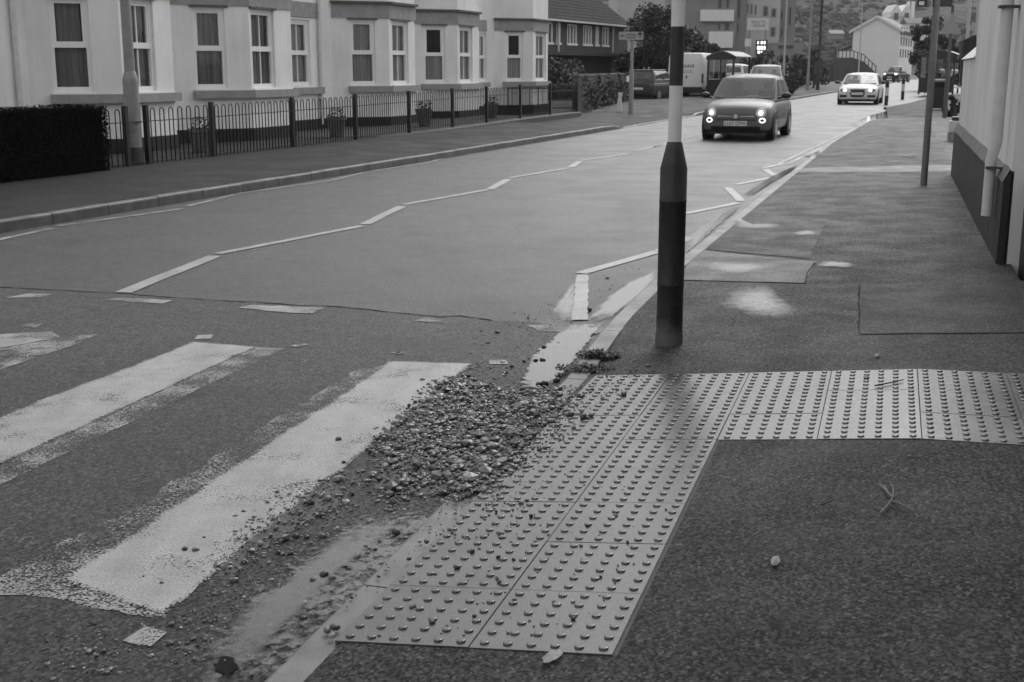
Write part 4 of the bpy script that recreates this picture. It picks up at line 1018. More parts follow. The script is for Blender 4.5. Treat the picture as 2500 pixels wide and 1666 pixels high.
# kerb of the junction corner
ck = bpy.data.objects.new('junction_kerb', None); C.objects.link(ck); ck['kind'] = 'structure'
pts = [at_depth(x*K, y*K, Y) for x, y, Y in ((2030, 258, 50), (2075, 249, 55), (2130, 232, 66), (2160, 222, 75))]
for a, b in zip(pts, pts[1:]):
    a = Vector((a.x, a.y)); b = Vector((b.x, b.y)); n = 4
    for i in range(n): 
        p_, q_ = a.lerp(b, i/n), a.lerp(b, (i+.97)/n); d = (q_-p_).normalized(); kerb_stone(p_, q_, Vector((d.y, -d.x)), .1, .1).build('kerb_stone', M['kerb'], ck)
mb = MB(); poly = [tuple(tr(36.3, .45))]+[(p_.x+.1, p_.y-.02) for p_ in pts]+[tuple(tr(90, 14)), tuple(tr(36.3, 14))]
mb.face([(x, y, .098) for x, y in poly]); struct('corner_footway', mb, M['farfoot'])
def bus_shelter(label, loc, rz, L=3.6, W=1.35, H=2.45):
    T = thing('bus_shelter', label, 'bus shelter', loc, rz); bl = mat('shelter_black_%d' % int(loc[0]), .012, rough=.4)
    # x along the road, y across
    mb = MB(); rows = []
    arc = [(-W/2-.12+(W+.24)*i/10, H-.28+.28*math.sin(math.pi*i/10)) for i in range(11)]
    for x in (0, L): rows.append([(x, y, z) for y, z in arc])
    mb.grid(rows); rows2 = [[(x, y, z-.05) for y, z in arc] for x in (0, L)]; mb.grid(rows2)
    for k in (0, 1): 
        for i in range(10): mb.face([rows[k][i], rows[k][i+1], rows2[k][i+1], rows2[k][i]])
    for j in (0, -1): mb.face([rows[0][j], rows[1][j], rows2[1][j], rows2[0][j]])
    mb.build('roof', mat('shelter_roof_%d' % int(loc[0]), .05, .16, 3, .4, stretch=(1, 8, 1)), T)
    mb = MB(); g_ = [(0.02, y, z-.055) for y, z in arc]; mb.face(g_+[(0.02, W/2+.12, H-.42), (0.02, -W/2-.12, H-.42)]); mb.bb(0, .06, -W/2-.1, W/2+.1, H-.45, H-.30); mb.build('end_fascia', bl, T)
    for x in (.04, L-.04):
        for y in (-W/2, W/2): MB().bb(x-.05, x+.05, y-.05, y+.05, 0, H-.28).build('post', bl, T)
    MB().bb(.02, .06, -.04, .04, .0, H-.3).build('mullion', bl, T)
    MB().bb(.0, .05, -W/2+.05, W/2-.05, .12, .98).build('end_panel', bl, T)
    for y0, y1 in ((-W/2+.06, -.05), (.05, W/2-.06)):
        MB().bb(.025, .035, y0, y1, 1.0, H-.46).build('end_pane', M['glass'], T)
    MB().bb(.06, L-.06, W/2-.02, W/2+.02, .12, .98).build('back_panel', bl, T)
    for i in range(3): MB().bb(.1+i*1.15, 1.2+i*1.15, W/2-.006, W/2+.006, 1.0, H-.4).build('back_pane', M['glass'], T)
    MB().bb(.3, L-.3, W/2-.35, W/2-.08, .42, .46).build('bench', bl, T)
    return T
p_ = at_depth(1757, 232, 66); bus_shelter('black arched bus shelter behind the oncoming small car', (p_.x, p_.y, .06), math.pi/2-R(24))
p_ = at_depth(2284, 225, 74); bus_shelter('dark roofed bus shelter on the right-hand footway beyond the bin', (p_.x, p_.y, .1), math.pi/2-R(24), 3.6, 1.9, 2.6)
# direction sign
b0 = at_depth(1540, 272, 43); b0.z = .1
DS = thing('direction_sign', 'grey post with small arrowed direction sign by the side entrance', 'road sign', b0)
MB().lathe([(.085, -.1), (.085, 1.42), (.055, 1.5), (.055, 2.62)], 16).build('post', M['galv'], DS, smooth=True)
def q_on(px, py): p_ = at_depth(px, py, b0.y-.1); return p_.x-b0.x, p_.z-b0.z
x0, z0 = q_on(1511, 98); x1, z1 = q_on(1571, 78)
MB().bb(x0, x1, -.1, -.07, z0, z1).build('sign_board', mat('sign_face', .3, .36, 20, .5), DS)
ink = mat('sign_ink', .03, rough=.6); mb = MB(); zc = (z0+z1)/2; w_ = x1-x0; h_ = z1-z0
mb.add([(x0+.04*w_, -.104, zc), (x0+.14*w_, -.104, zc-.15*h_), (x0+.14*w_, -.104, zc+.15*h_)], [(0, 1, 2)]); mb.bb(x0+.13*w_, x0+.27*w_, -.104, -.1015, zc-.04*h_, zc+.04*h_); mb.build('arrow', ink, DS, fix=False)
mb = MB()
for zz in (.66, .32):
    xx = .32
    for k in range(7): mb.bb(x0+xx*w_, x0+(xx+.035)*w_, -.104, -.1015, z0+(zz-.09)*h_, z0+(zz+.05+.04*(k % 3 == 0))*h_); xx += .052
mb.build('lettering', ink, DS)
mb = MB(); c_ = (x0+.86*w_, z0+.5*h_); mb.add([(c_[0], -.104, c_[1]+.02)]+[(c_[0]+.09*w_*math.cos(a), -.104, c_[1]+.03+.34*h_*math.sin(a)) for a in [math.pi*i/8 for i in range(9)]], [(0, i+1, i+2) for i in range(8)]); mb.bb(c_[0]-.06*w_, c_[0]+.07*w_, -.104, -.1015, c_[1]-.14*h_, c_[1]-.06*h_); mb.build('symbol', ink, DS, fix=False)
# pair of white stakes in the verge
b0 = at_depth(1509, 268, 44); b0.z = .08
WSx = thing('white_stakes', 'two white stakes joined at the top beside the direction sign', 'stakes', b0)
MB().tube([(-.05, 0, 0), (.05, 0, .68)], .035, 8).build('stake', M['white'], WSx); MB().tube([(.1, .05, 0), (.09, .05, .62)], .035, 8).build('stake', M['white'], WSx); MB().bb(.0, .14, -.03, .08, .58, .7).build('cross_piece', M['white'], WSx)
# ================================================================== VEHICLES
M['tyre'] = mat('tyre_rubber', .012, .02, 30, .7); M['rim'] = mat('alloy_rim', .35, rough=.35, metal=.6); M['trim'] = mat('black_trim', .012, rough=.45)
M['chrome'] = mat('chrome_trim', .75, rough=.15, metal=1); M['plate'] = mat('number_plate', .6, rough=.4); M['lens'] = mat('dark_lens', .05, rough=.15)
M['lamp'] = emis('lit_headlamp', 1, 1.8); M['lamp_soft'] = emis('lit_running_lamp', 1, 1.0); M['reflector'] = mat('lamp_reflector', .5, rough=.2, metal=.5)
M['tail'] = mat('tail_lamp', .06, rough=.2)
m, t, p, o = nodes('car_glass'); p.inputs['Base Color'].default_value = grey(.05); p.inputs['Roughness'].default_value = .12; p.inputs['Specular IOR Level'].default_value = 1.0; p.inputs['Coat Weight'].default_value = .8
M['cglass'] = m
M['seat'] = mat('seat_cloth', .05, .08, 9, .9)
m, t, p, o = nodes('windscreen_glass'); t.nodes.remove(p)
gl = N(t, 'ShaderNodeBsdfGlossy', i_Roughness=.04); tb = N(t, 'ShaderNodeBsdfTransparent'); tb.inputs[0].default_value = grey(.8); fz = N(t, 'ShaderNodeFresnel', i_IOR=2.0); mx = N(t, 'ShaderNodeMixShader')
t.links.new(fz.outputs[0], mx.inputs[0]); t.links.new(tb.outputs[0], mx.inputs[1]); t.links.new(gl.outputs[0], mx.inputs[2]); t.links.new(mx.outputs[0], o.inputs[0])
M['wglass'] = m
def carpaint(name, v, flake=0): return mat(name, v*.9, v*1.08, 30, .48, coat=.22, spec=.4)
def text_mesh(txt, size, m):
    cu = bpy.data.curves.new('lettering', 'FONT'); cu.body = txt; cu.size = size; cu.align_x = 'CENTER'; cu.align_y = 'CENTER'
    ob = bpy.data.objects.new('tmp', cu); C.objects.link(ob)
    me = bpy.data.meshes.new_from_object(ob.evaluated_get(bpy.context.evaluated_depsgraph_get())); bpy.data.objects.remove(ob); bpy.data.curves.remove(cu)
    me.materials.clear(); me.materials.append(m); return me
class Car:
    def __init__(s, name, label, loc, az, L, W, H, paint, nose, belt, xw, xr, xq, xb, zb=.2, tail=None, wheel=.3, front_r=.16, group=None, hood=None, crown=.05, hw1=.74):
        """az: heading (clockwise from +Y). local x forward, y left. nose/belt/tail: heights; xw.. : windscreen base, roof front, roof rear, rear window base"""
        s.T = thing(name, label, 'car', loc, math.pi/2-az, group); s.L, s.W, s.H = L, W, H
        tail = tail or belt; hw = W/2; f, r = L/2, -L/2; hood = hood or belt-.02
        st = [(f, .62, zb+.12, nose-.18), (f-.03, .8, zb+.03, nose-.09), (f-.13, .92, zb, nose-.02), (f-.32, .985, zb, lerp(nose, hood, .35)), (lerp(f, xw, .62), 1, zb, lerp(nose, hood, .75)), (xw, 1, zb, hood), (lerp(xw, xb, .33), 1, zb, belt), (lerp(xw, xb, .66), 1, zb, belt), (xb, .99, zb, belt), (r+.2, .97, zb, tail), (r+.06, .9, zb+.03, tail-.03), (r, .78, zb+.12, tail-.12)]
        rows = []
        for x, k, a, b in st:
            w_ = hw*k; half = [(0, b+.025), (.5, b+.012), (.8, b-.025), (.94, b-.085), (.99, b-.19), (1.0, lerp(a, b, .5)), (.985, a+.14), (.95, a+.03), (.85, a), (0, a)]
            ring = [(x, y*w_, z) for y, z in half]+[(x, -y*w_, z) for y, z in reversed(half[1:-1])]
            rows.append(ring)
        mb = MB(); n = len(rows[0])
        for rg in rows: mb.v += rg
        for i in range(len(rows)-1):
            for j in range(n): mb.f.append((i*n+j, i*n+(j+1) % n, (i+1)*n+(j+1) % n, (i+1)*n+j))
        for i0 in (0, (len(rows)-1)*n):
            for j in range(9): # cap as quads/tris across
                a, b = i0+j, i0+j+1; c, d = i0+(n-j-1) % n, i0+(n-j) % n
                if j == 0: mb.f.append((i0, i0+1, i0+n-1))
                elif j == 8: mb.f.append((i0+8, i0+9, i0+10))
                else: mb.f.append((i0+j, i0+j+1, i0+n-j-1, i0+n-j))
        s.body = mb.build('body', paint, s.T, smooth=True)
        sm = s.body.modifiers.new('s', 'SUBSURF'); sm.levels = 2; sm.render_levels = 2
        dg = bpy.context.evaluated_depsgraph_get(); s.bvh = BVHTree.FromObject(s.body, dg)
        # greenhouse
        z0, z1 = belt-.06, H-crown-.02; h0, h1 = hw*.93, hw*hw1; bul = .10
        def S(e, k, v, off=0):
            xf, xk = lerp(xw+.06, xr, v), lerp(xb-.05, xq, v); w_ = lerp(h0, h1, v)+.02*math.sin(math.pi*v); z = lerp(z0, z1, v)
            if e == 'f': return (xf-bul*k*k+off, k*w_*(1), z+off*.5)
            if e == 'b': return (xk+bul*.6*k*k-off, k*w_, z+off*.3)
            y = w_+off; x = lerp(xk+bul*.6, xf-bul, (k+1)/2); return (x, y if e == 'l' else -y, z)
        g = MB(); nn = 10
        for e in 'lr':
            g.grid([[S(e, -1+2*i/nn, v/4) for i in range(nn+1)] for v in range(5)])
        for e, ko, va, vb in (('f', .93, .13, .93), ('b', .86, .25, .9)):     # frames round the windscreen and rear window
            ks = [-1, -ko]+[lerp(-ko, ko, i/8) for i in range(1, 8)]+[ko, 1]; vs_ = [0, va, lerp(va, vb, .33), lerp(va, vb, .66), vb, 1]
            pt = [[S(e, k, v) for k in ks] for v in vs_]
            for j in range(5):
                for i in range(len(ks)-1):
                    if 0 < i < len(ks)-2 and 0 < j < 4: continue
                    g.face([pt[j][i], pt[j][i+1], pt[j+1][i+1], pt[j+1][i]])
        rf = []
        for i in range(nn+1):
            row = []
            for j in range(nn+1):
                a, b = -1+2*i/nn, -1+2*j/nn; xf = xr-bul*a*a; xk = xq+bul*.6*a*a
                row.append((lerp(xk, xf, (b+1)/2), a*h1, z1+(H-z1)*(1-abs(a)**3.5)*(1-abs(b)**5)))
            rf.append(row)
        g.grid(rf); s.cab = g.build('cabin', paint, s.T, smooth=True)
        me = s.cab.data; b = bmesh.new(); b.from_mesh(me); bmesh.ops.remove_doubles(b, verts=b.verts, dist=.004); bmesh.ops.recalc_face_normals(b, faces=b.faces); b.to_mesh(me); b.free()
        s.S = S
        def glass(nm, e, k0, k1, v0, v1):
            q = MB(); rows = []
            for v in range(5):
                vv = lerp(v0, v1, v/4); rows.append([S(e, lerp(k0, k1, i/8), vv, .012) for i in range(9)])
            q.grid(rows)
            if e == 'f' or e == 'r': pass
            q.build(nm, M['wglass'] if e in 'fb' else M['cglass'], s.T, smooth=True)
        glass('windscreen', 'f', -.93, .93, .13, .93); glass('rear_window', 'b', -.86, .86, .25, .9)
        for e in 'lr':
            glass('side_window', e, -.02, .86, .2, .9); glass('side_window', e, -.82, -.08, .2, .9)
        fl = MB(); fl.bb(xb+.1, xw-.1, -h0*.9, h0*.9, belt-.04, belt-.02); fl.build('cabin_shade', M['trim'], s.T)
        da = MB(); da.bb(xw-.42, xw-.08, -h0*.86, h0*.86, belt-.03, belt+.03); da.build('dashboard', M['trim'], s.T, bevel=.02)
        for sg in (1, -1):
            se = MB(); xs = lerp(xw, xb, .55); se.bb(xs-.1, xs+.08, sg*.36-.22, sg*.36+.22, belt-.02, belt+.16); se.bb(xs-.06, xs+.05, sg*.36-.11, sg*.36+.11, belt+.19, belt+.36); se.build('seat', M['seat'], s.T, bevel=.04)
        sw = MB(); sw.tube([(xw-.5, .36*-1+.17*math.cos(a), belt+.03+.17*math.sin(a)) for a in [math.pi*i/10 for i in range(11)]], .016, 6); sw.build('steering_wheel', M['trim'], s.T)
        # wheels
        s.wr = wheel
        for x in (f-.72 if L > 3.8 else f-.64, r+.75 if L > 3.8 else r+.62):
            for sg in (1, -1):
                ar = MB(); ar.tube([(x, sg*(hw-.12), wheel+.02), (x, sg*(hw+.004), wheel+.02)], wheel+.07, 24); ar.build('wheel_arch', M['trim'], s.T)
                wl = MB(); wl.tube([(x, sg*(hw-.2), wheel), (x, sg*(hw-.03), wheel), (x, sg*(hw+.01), wheel)], [wheel, wheel, wheel-.03], 24); wo_ = wl.build('wheel', M['tyre'], s.T)
                rm = MB(); rm.tube([(x, sg*(hw+.008), wheel), (x, sg*(hw+.016), wheel)], wheel*.62, 16); rm.build('rim', M['rim'], wo_)
        # mirrors
        for sg in (1, -1):
            mm = MB(); vs, fs = blob(random.Random(2), 2, (.09, .12, .075), .02); mm.add([(v.x+xw-.28, v.y+sg*(hw+.13), v.z+belt+.06) for v in vs], fs); mm.tube([(xw-.28, sg*(hw-.08), belt-.01), (xw-.28, sg*(hw+.08), belt+.03)], .025, 8); mm.build('door_mirror', M['trim'] if paint is not M.get('mirr') else paint, s.T, smooth=True)
        MB().bb(r+.25, f-.25, -hw+.14, hw-.14, .13, .26).build('underbody', M['trim'], s.T)
    def X(s, y, z, end):
        o_ = Vector((end*(s.L/2+1), y, z)); h = s.bvh.ray_cast(o_, Vector((-end, 0, 0)))
        return h[0].x if h[0] is not None else end*(s.L/2-.2)
    def patch(s, nm, poly, m, off=.008, end=1, rings=4, label=None):
        c = (sum(a for a, _ in poly)/len(poly), sum(b for _, b in poly)/len(poly)); vs = [(s.X(*c, end)+end*off, *c)]; n = len(poly); fs = []
        for k in range(1, rings+1):
            for a, b in poly:
                y, z = lerp(c[0], a, k/rings), lerp(c[1], b, k/rings); vs.append((s.X(y, z, end)+end*off, y, z))
        fs += [(0, 1+i, 1+(i+1) % n) for i in range(n)]
        for k in range(rings-1):
            for i in range(n): a = 1+k*n; fs.append((a+i, a+n+i, a+n+(i+1) % n, a+(i+1) % n))
        mb = MB(); mb.add(vs, fs); return mb.build(nm, m, s.T, smooth=True)
    def disc(s, nm, y, z, ry, rz, m, off=.01, end=1):
        return s.patch(nm, [(y+ry*math.cos(2*math.pi*i/20), z+rz*math.sin(2*math.pi*i/20)) for i in range(20)], m, off, end, 3)
    def rect(s, nm, y0, y1, z0, z1, m, off=.01, end=1, r=.3):
        w_, h_ = (y1-y0)/2, (z1-z0)/2; cy, cz = (y0+y1)/2, (z0+z1)/2; q = min(w_, h_)*r; pts = []
        for sx, sz, a0 in ((1, 1, 0), (-1, 1, 90), (-1, -1, 180), (1, -1, 270)):
            for k in range(4): a = R(a0+30*k); pts.append((cy+sx*(w_-q)+q*math.cos(a), cz+sz*(h_-q)+q*math.sin(a)))
        out = []
        for a, b in zip(pts, pts[1:]+pts[:1]):
            n = max(1, int(math.hypot(b[0]-a[0], b[1]-a[1])/.06)); out += [(lerp(a[0], b[0], i/n), lerp(a[1], b[1], i/n)) for i in range(n)]
        return s.patch(nm, out, m, off, end, 3)
    def flat_plate(s, z, txt=None, w_=.52, h_=.11, end=1):
        x = max(end*s.X(0, z+.04, end), end*s.X(0, z-.04, end), end*s.X(.2, z, end))*end+end*.02
        T = MB().bb(x-.008, x+.008, -w_/2, w_/2, z-h_/2, z+h_/2).build('number_plate', M['plate'], s.T)
        if txt:
            me = text_mesh(txt, h_*.92, M['trim']); o_ = link('lettering', me, T); o_.location = (x+end*.0095, 0, z); o_.rotation_euler = (math.pi/2, 0, end*math.pi/2); o_.scale = (1.05, 1, 1)
AZ = R(180+20)
# --- small grey rounded hatchback coming towards us
p_ = at_depth(1795, 341, 28.4)
hd = Vector((math.sin(AZ), math.cos(AZ)))
cx, cy = p_.x-hd.x*1.72, p_.y-hd.y*1.72
c = Car('grey_hatchback', 'small rounded grey hatchback driving towards us with round headlamps lit', (cx, cy, 0), AZ, 3.57, 1.64, 1.48, carpaint('grey_car_paint', .11), .78, .93, .82, .18, -1.25, -1.62, .19, .9, .29, hood=.92, crown=.07, hw1=.76)
for sg in (1, -1):
    c.disc('headlamp_rim', sg*.56, .63, .11, .11, M['reflector'], .006); c.disc('headlamp', sg*.56, .625, .05, .055, M['lamp'], .02)
    c.disc('running_lamp', sg*.6, .455, .075, .06, M['lamp_soft'], .012); c.disc('running_lamp_centre', sg*.6, .455, .045, .03, M['lens'], .02)
    c.rect('chrome_bar', min(sg*.08, sg*.42), max(sg*.08, sg*.42), .535, .55, M['chrome'], .012)
c.disc('badge', 0, .542, .05, .05, M['chrome'], .016); c.rect('upper_grille_slit', -.45, .45, .448, .475, M['trim'], .01)
c.rect('lower_grille', -.56, .56, .23, .32, M['trim'], .01, r=.8); c.rect('bumper_lip', -.52, .52, .205, .217, M['chrome'], .006)
c.flat_plate(.385, 'LL67 OMA')
wp = MB(); wp.tube([c.S('f', -.75, .06, .03), c.S('f', -.2, .10, .035), c.S('f', .3, .10, .035)], .016, 6); wp.tube([c.S('f', .25, .07, .03), c.S('f', .6, .08, .03), c.S('f', .85, .06, .03)], .016, 6); wp.build('wiper', M['trim'], c.T)
# --- white saloon
p_ = at_depth(2092, 250, 57); cx, cy = p_.x-hd.x*2.1, p_.y-hd.y*2.1
c = Car('white_saloon_car', 'white car with large dark grille driving behind the small hatchback, lamps lit', (cx, cy, 0), AZ, 4.35, 1.79, 1.42, carpaint('white_car_paint', .6), .76, .92, 1.15, .35, -1.3, -1.9, .19, .95, .32, hood=.9)
c.patch('grille', [(-.36, .68), (-.18, .69), (0, .69), (.18, .69), (.36, .68), (.33, .5), (.27, .34), (.1, .33), (-.1, .33), (-.27, .34), (-.33, .5)], M['trim'], .012)
for sg in (1, -1):
    c.disc('headlamp_housing', sg*.62, .645, .17, .06, M['lens'], .008); c.disc('headlamp', sg*.56, .645, .085, .06, M['lamp'], .018)
    c.rect('air_intake', min(sg*.45, sg*.78), max(sg*.45, sg*.78), .33, .43, M['trim'], .01); 
c.rect('lower_lip', -.8, .8, .2, .235, M['trim'], .012); c.flat_plate(.49)
# --- dark pickup
p_ = at_depth(2186, 193, 150); cx, cy = p_.x-hd.x*2.3, p_.y-hd.y*2.3; az2 = R(180+36)
c = Car('dark_pickup', 'dark pickup with lit headlamps far up the road turning out', (cx, cy, 0), az2, 4.8, 1.9, 1.85, carpaint('dark_pickup_paint', .012), 1.08, 1.15, 1.1, .5, -.7, -.95, .42, 1.1, .42, hood=1.12)
for sg in (1, -1): c.disc('headlamp', sg*.68, .98, .15, .11, M['lamp'], .02)
c.rect('grille', -.4, .4, .72, 1.0, M['trim'], .01); c.flat_plate(.62)
# --- far cars on the right
p_ = at_depth(2326, 176, 150)
c = Car('distant_car', 'distant pale car with two lit headlamps at the far right', (p_.x, p_.y, 0), R(180+22), 4.2, 1.78, 1.5, carpaint('pale_far_car', .4), .8, .95, 1.1, .4, -1.4, -1.8, .2, .95, .32)
for sg in (1, -1): c.disc('headlamp', sg*.58, .68, .14, .11, M['lamp'], .02)
p_ = at_depth(2290, 186, 128)
c = Car('distant_car', 'distant grey car with one lamp showing beyond the right bus shelter', (p_.x, p_.y, 0), R(180+26), 4.2, 1.78, 1.55, carpaint('grey_far_car', .2), .8, .95, 1.1, .4, -1.4, -1.8, .2, .95, .32)
c.disc('headlamp', -.58, .68, .13, .1, M['lamp'], .02)
# --- parked dark hatchback, tail to us
az3 = R(28)
p_ = at_depth(1556, 247, 62); hd3 = Vector((math.sin(az3), math.cos(az3))); cx, cy = p_.x+hd3.x*1.9, p_.y+hd3.y*1.9
c = Car('parked_dark_hatchback', 'dark parked hatchback with pale roof, tail towards us, beside the direction sign', (cx, cy, .03), az3, 3.85, 1.72, 1.52, carpaint('dark_hatch_paint', .03), .8, .97, 1.0, .4, -1.5, -1.82, .22, .95, .31)
c.rect('tailgate_plate', -.3, .3, .55, .66, M['plate'], .012, -1)
for sg in (1, -1): c.disc('tail_lamp', sg*.68, .84, .1, .14, M['tail'], .012, -1)
c.rect('rear_bumper', -.75, .75, .28, .45, M['trim'], .01, -1)
MB().bb(-1.45, .35, -.6, .6, 1.5, 1.525).build('pale_roof_panel', mat('pale_roof_paint', .5, rough=.3), c.T, bevel=.02)
# --- parked pale cars behind
p_ = at_depth(1797, 196, 80)
c = Car('parked_white_car', 'white parked car with tail to us behind the bus shelter', (p_.x, p_.y, .28), R(22), 4.3, 1.8, 1.62, carpaint('parked_white_paint', .6), .85, 1.0, 1.1, .4, -1.7, -2.0, .22, 1.0, .32)
p_ = at_depth(1870, 214, 63)
c = Car('parked_silver_car', 'silver parked car with large windscreen behind the oncoming hatchback', (p_.x, p_.y, .2), R(180+14), 4.1, 1.77, 1.6, carpaint('silver_paint', .38), .82, .98, 1.2, .4, -1.5, -1.85, .22, .98, .32)
# --- white panel van, tail to us
p_ = at_depth(1672, 238, 68); az4 = R(20)
V = thing('white_van', 'white panel van parked tail towards us behind the banded beacon pole', 'van', (p_.x, p_.y, .03), math.pi/2-az4)
vp = mat('van_white_paint', .72, .78, 3, .45, coat=.1); Wv = .97
mb = MB(); rows = []
for x, k, zt in ((0, .985, 2.36), (.08, 1, 2.4), (3.4, 1, 2.4), (4.0, .97, 2.2), (4.6, .95, 1.35), (5.2, .92, 1.1), (5.3, .85, .95)):
    w_ = Wv*k; rows.append([(x, -w_, .48), (x, -w_, 1.2), (x, -w_*.97, zt-.25), (x, -w_*.9, zt-.04), (x, -w_*.8, zt), (x, w_*.8, zt), (x, w_*.9, zt-.04), (x, w_*.97, zt-.25), (x, w_, 1.2), (x, w_, .48)])
mb.grid(rows); mb.f.append(tuple(range(10))); mb.f.append(tuple(len(mb.v)-10+i for i in range(10))); mb.build('body', vp, V)
for sg in (1, -1):
    MB().bb(-.012, -.002, min(sg*.02, sg*.86), max(sg*.02, sg*.86), .62, 2.2).build('rear_door', vp, V, bevel=.006)
    MB().bb(-.02, .05, sg*.93-.05, sg*.93+.05, .8, 1.3).build('tail_lamp', M['tail'], V)
    for x in (.9, 4.3): 
        wl = MB(); wl.tube([(x, sg*.7, .34), (x, sg*.98, .34)], .34, 20); wl.build('wheel', M['tyre'], V)
MB().bb(-.06, .1, -.95, .95, .3, .6).build('rear_bumper', M['trim'], V, bevel=.02); MB().bb(.2, 5.1, -.9, .9, .28, .47).build('underbody', M['trim'], V)
MB().bb(-.03, -.013, -.09, -.02, 1.05, 1.2).build('door_handle', M['trim'], V); MB().bb(-.03, -.013, .6, .8, 2.24, 2.28).build('brake_lamp', M['trim'], V); MB().bb(-.03, -.013, .62, .85, .88, .93).build('hinge_plate', M['trim'], V)
mb = MB(); gm = mat('van_lettering', .25, rough=.5)
for k in range(7): mb.bb(-.016, -.0125, .42-.13*k-.09, .42-.13*k, 1.62, 1.8-.03*(k % 2))
mb.build('lettering', gm, V)
mb = MB()
for z_ in (1.45, 1.36): mb.bb(-.016, -.0125, -.4, .42, z_, z_+.03)
mb.build('lettering_line', gm, V)
# ================================================================== BACKGROUND
def foliage(mb, rr, c, rad, n, leaf, dens=.5):
    for i in range(n):
        v = Vector((rr.gauss(0, 1), rr.gauss(0, 1), rr.gauss(0, 1))).normalized()*(rr.random()**dens)
        q = Vector((c[0]+v.x*rad[0], c[1]+v.y*rad[1], c[2]+v.z*rad[2]))
        nn = Vector((rr.gauss(0, 1), rr.gauss(0, 1), rr.gauss(.5, 1))).normalized(); u_ = nn.orthogonal().normalized(); u_ = Matrix.Rotation(rr.uniform(0, 6.28), 3, nn) @ u_; w_ = nn.cross(u_); s_ = leaf*rr.uniform(.6, 1.4)
        mb.add([q-u_*s_, q+w_*s_*.55, q+u_*s_, q-w_*s_*.55], [(0, 1, 2, 3)])
def tree(name, label, cat, loc, H, rad, clumps, per, leaf, m, seed, trunk_r=.12, low=.15, group=None):
    T = thing(name, label, cat, loc, 0, group); rr = random.Random(seed); mb = MB(); tb = MB(); bark = mat('bark_%d' % seed, .03, .06, 9, .8)
    tb.tube([(0, 0, -.1), (.05, .03, H*.3), (-.04, .02, H*.6), (0, 0, H*.85)], [trunk_r, trunk_r*.8, trunk_r*.5, trunk_r*.15], 8)
    for i in range(clumps):
        a = rr.uniform(0, 6.28); f = rr.uniform(low, 1); k = math.sqrt(max(.08, 1-((f-.45)/.6)**2)); d = rad*k*rr.random()**.45
        c = Vector((math.cos(a)*d, math.sin(a)*d, H*f*.92)); q = rad*rr.uniform(.22, .38)
        foliage(mb, rr, c, (q, q, q*.8), per, leaf)
        if i % 3 == 0: tb.tube([(0, 0, H*.25*f+.1), c.lerp(Vector((0, 0, c.z)), .5)-Vector((0, 0, q*.4)), c], [trunk_r*.35, trunk_r*.2, trunk_r*.06], 5)
    tb.build('trunk', bark, T); mb.build('crown', m, T, fix=False); return T
M['leafd'] = mat('dark_evergreen_leaf', .018, .05, 1.2, .6, world=True); M['leafm'] = mat('mid_shrub_leaf', .03, .08, 1.5, .6, world=True); M['leafg'] = mat('grey_shrub_leaf', .06, .13, 1.5, .7, world=True)
def ground_at(px, Y, z=0): p_ = at_depth(px, 168, Y); return (p_.x, p_.y, z)
tree('evergreen_tree', 'dark dense tree rising behind the direction sign and beacon pole', 'tree', ground_at(1608, 76), 5.4, 2.3, 46, 260, .11, M['leafd'], 31)
tree('evergreen_tree', 'dark rounded tree right of the pole, behind the white van', 'tree', ground_at(1692, 79), 4.0, 1.7, 34, 240, .11, M['leafd'], 32)
tree('evergreen_shrub', 'low dark shrub behind the parked dark hatchback', 'shrub', ground_at(1566, 78), 2.9, 1.3, 22, 200, .1, M['leafd'], 33)
tree('bare_shrub', 'greyish shrub before the pale flats, beyond the bus shelter', 'shrub', ground_at(1765, 92), 2.9, 1.3, 16, 110, .1, M['leafg'], 34)
tree('dark_shrub', 'low dark bush on verge beside the silver parked car', 'shrub', ground_at(1928, 74), .9, .8, 16, 200, .07, M['leafd'], 35)
tree('dark_shrub', 'tangled dark growth between the two poles on the verge', 'shrub', ground_at(1988, 98), 3.2, .75, 16, 130, .1, M['leafm'], 36)
tree('dark_conifer', 'dark conifer behind the bus shelter on the right', 'tree', ground_at(2262, 95), 5.6, 1.3, 26, 200, .12, M['leafd'], 37)
tree('dark_conifer', 'lower dark tree by the right shelter, next to the triangular sign', 'tree', ground_at(2318, 90), 3.9, .9, 18, 180, .11, M['leafd'], 38)
tree('footway_shrub', 'small dark shrub against the wall beyond the pale crate', 'shrub', ground_at(2336, 40), .8, .35, 12, 160, .05, M['leafd'], 39)
tree('garden_shrub', 'bushy grey-green shrub in front of the brick house by the railed gate', 'shrub', ground_at(1368, 62), 1.9, 1.6, 26, 170, .09, M['leafm'], 40)
for i, (px, Y, h, r_) in enumerate(((1840, 96, 2.6, 1.6), (1885, 100, 2.9, 1.7), (1930, 104, 2.8, 1.6), (1975, 112, 2.6, 1.6))):
    tree('verge_hedge', ['dark hedge clump under the supermarket sign', 'dark hedge clump beneath the lit price board', 'dark hedge clump left of the pale lamp column', 'dark hedge clump behind the two verge poles'][i], 'hedge', ground_at(px, Y), h, r_, 20, 130, .13, M['leafm'], 50+i, group='hedge clumps along the far verge')
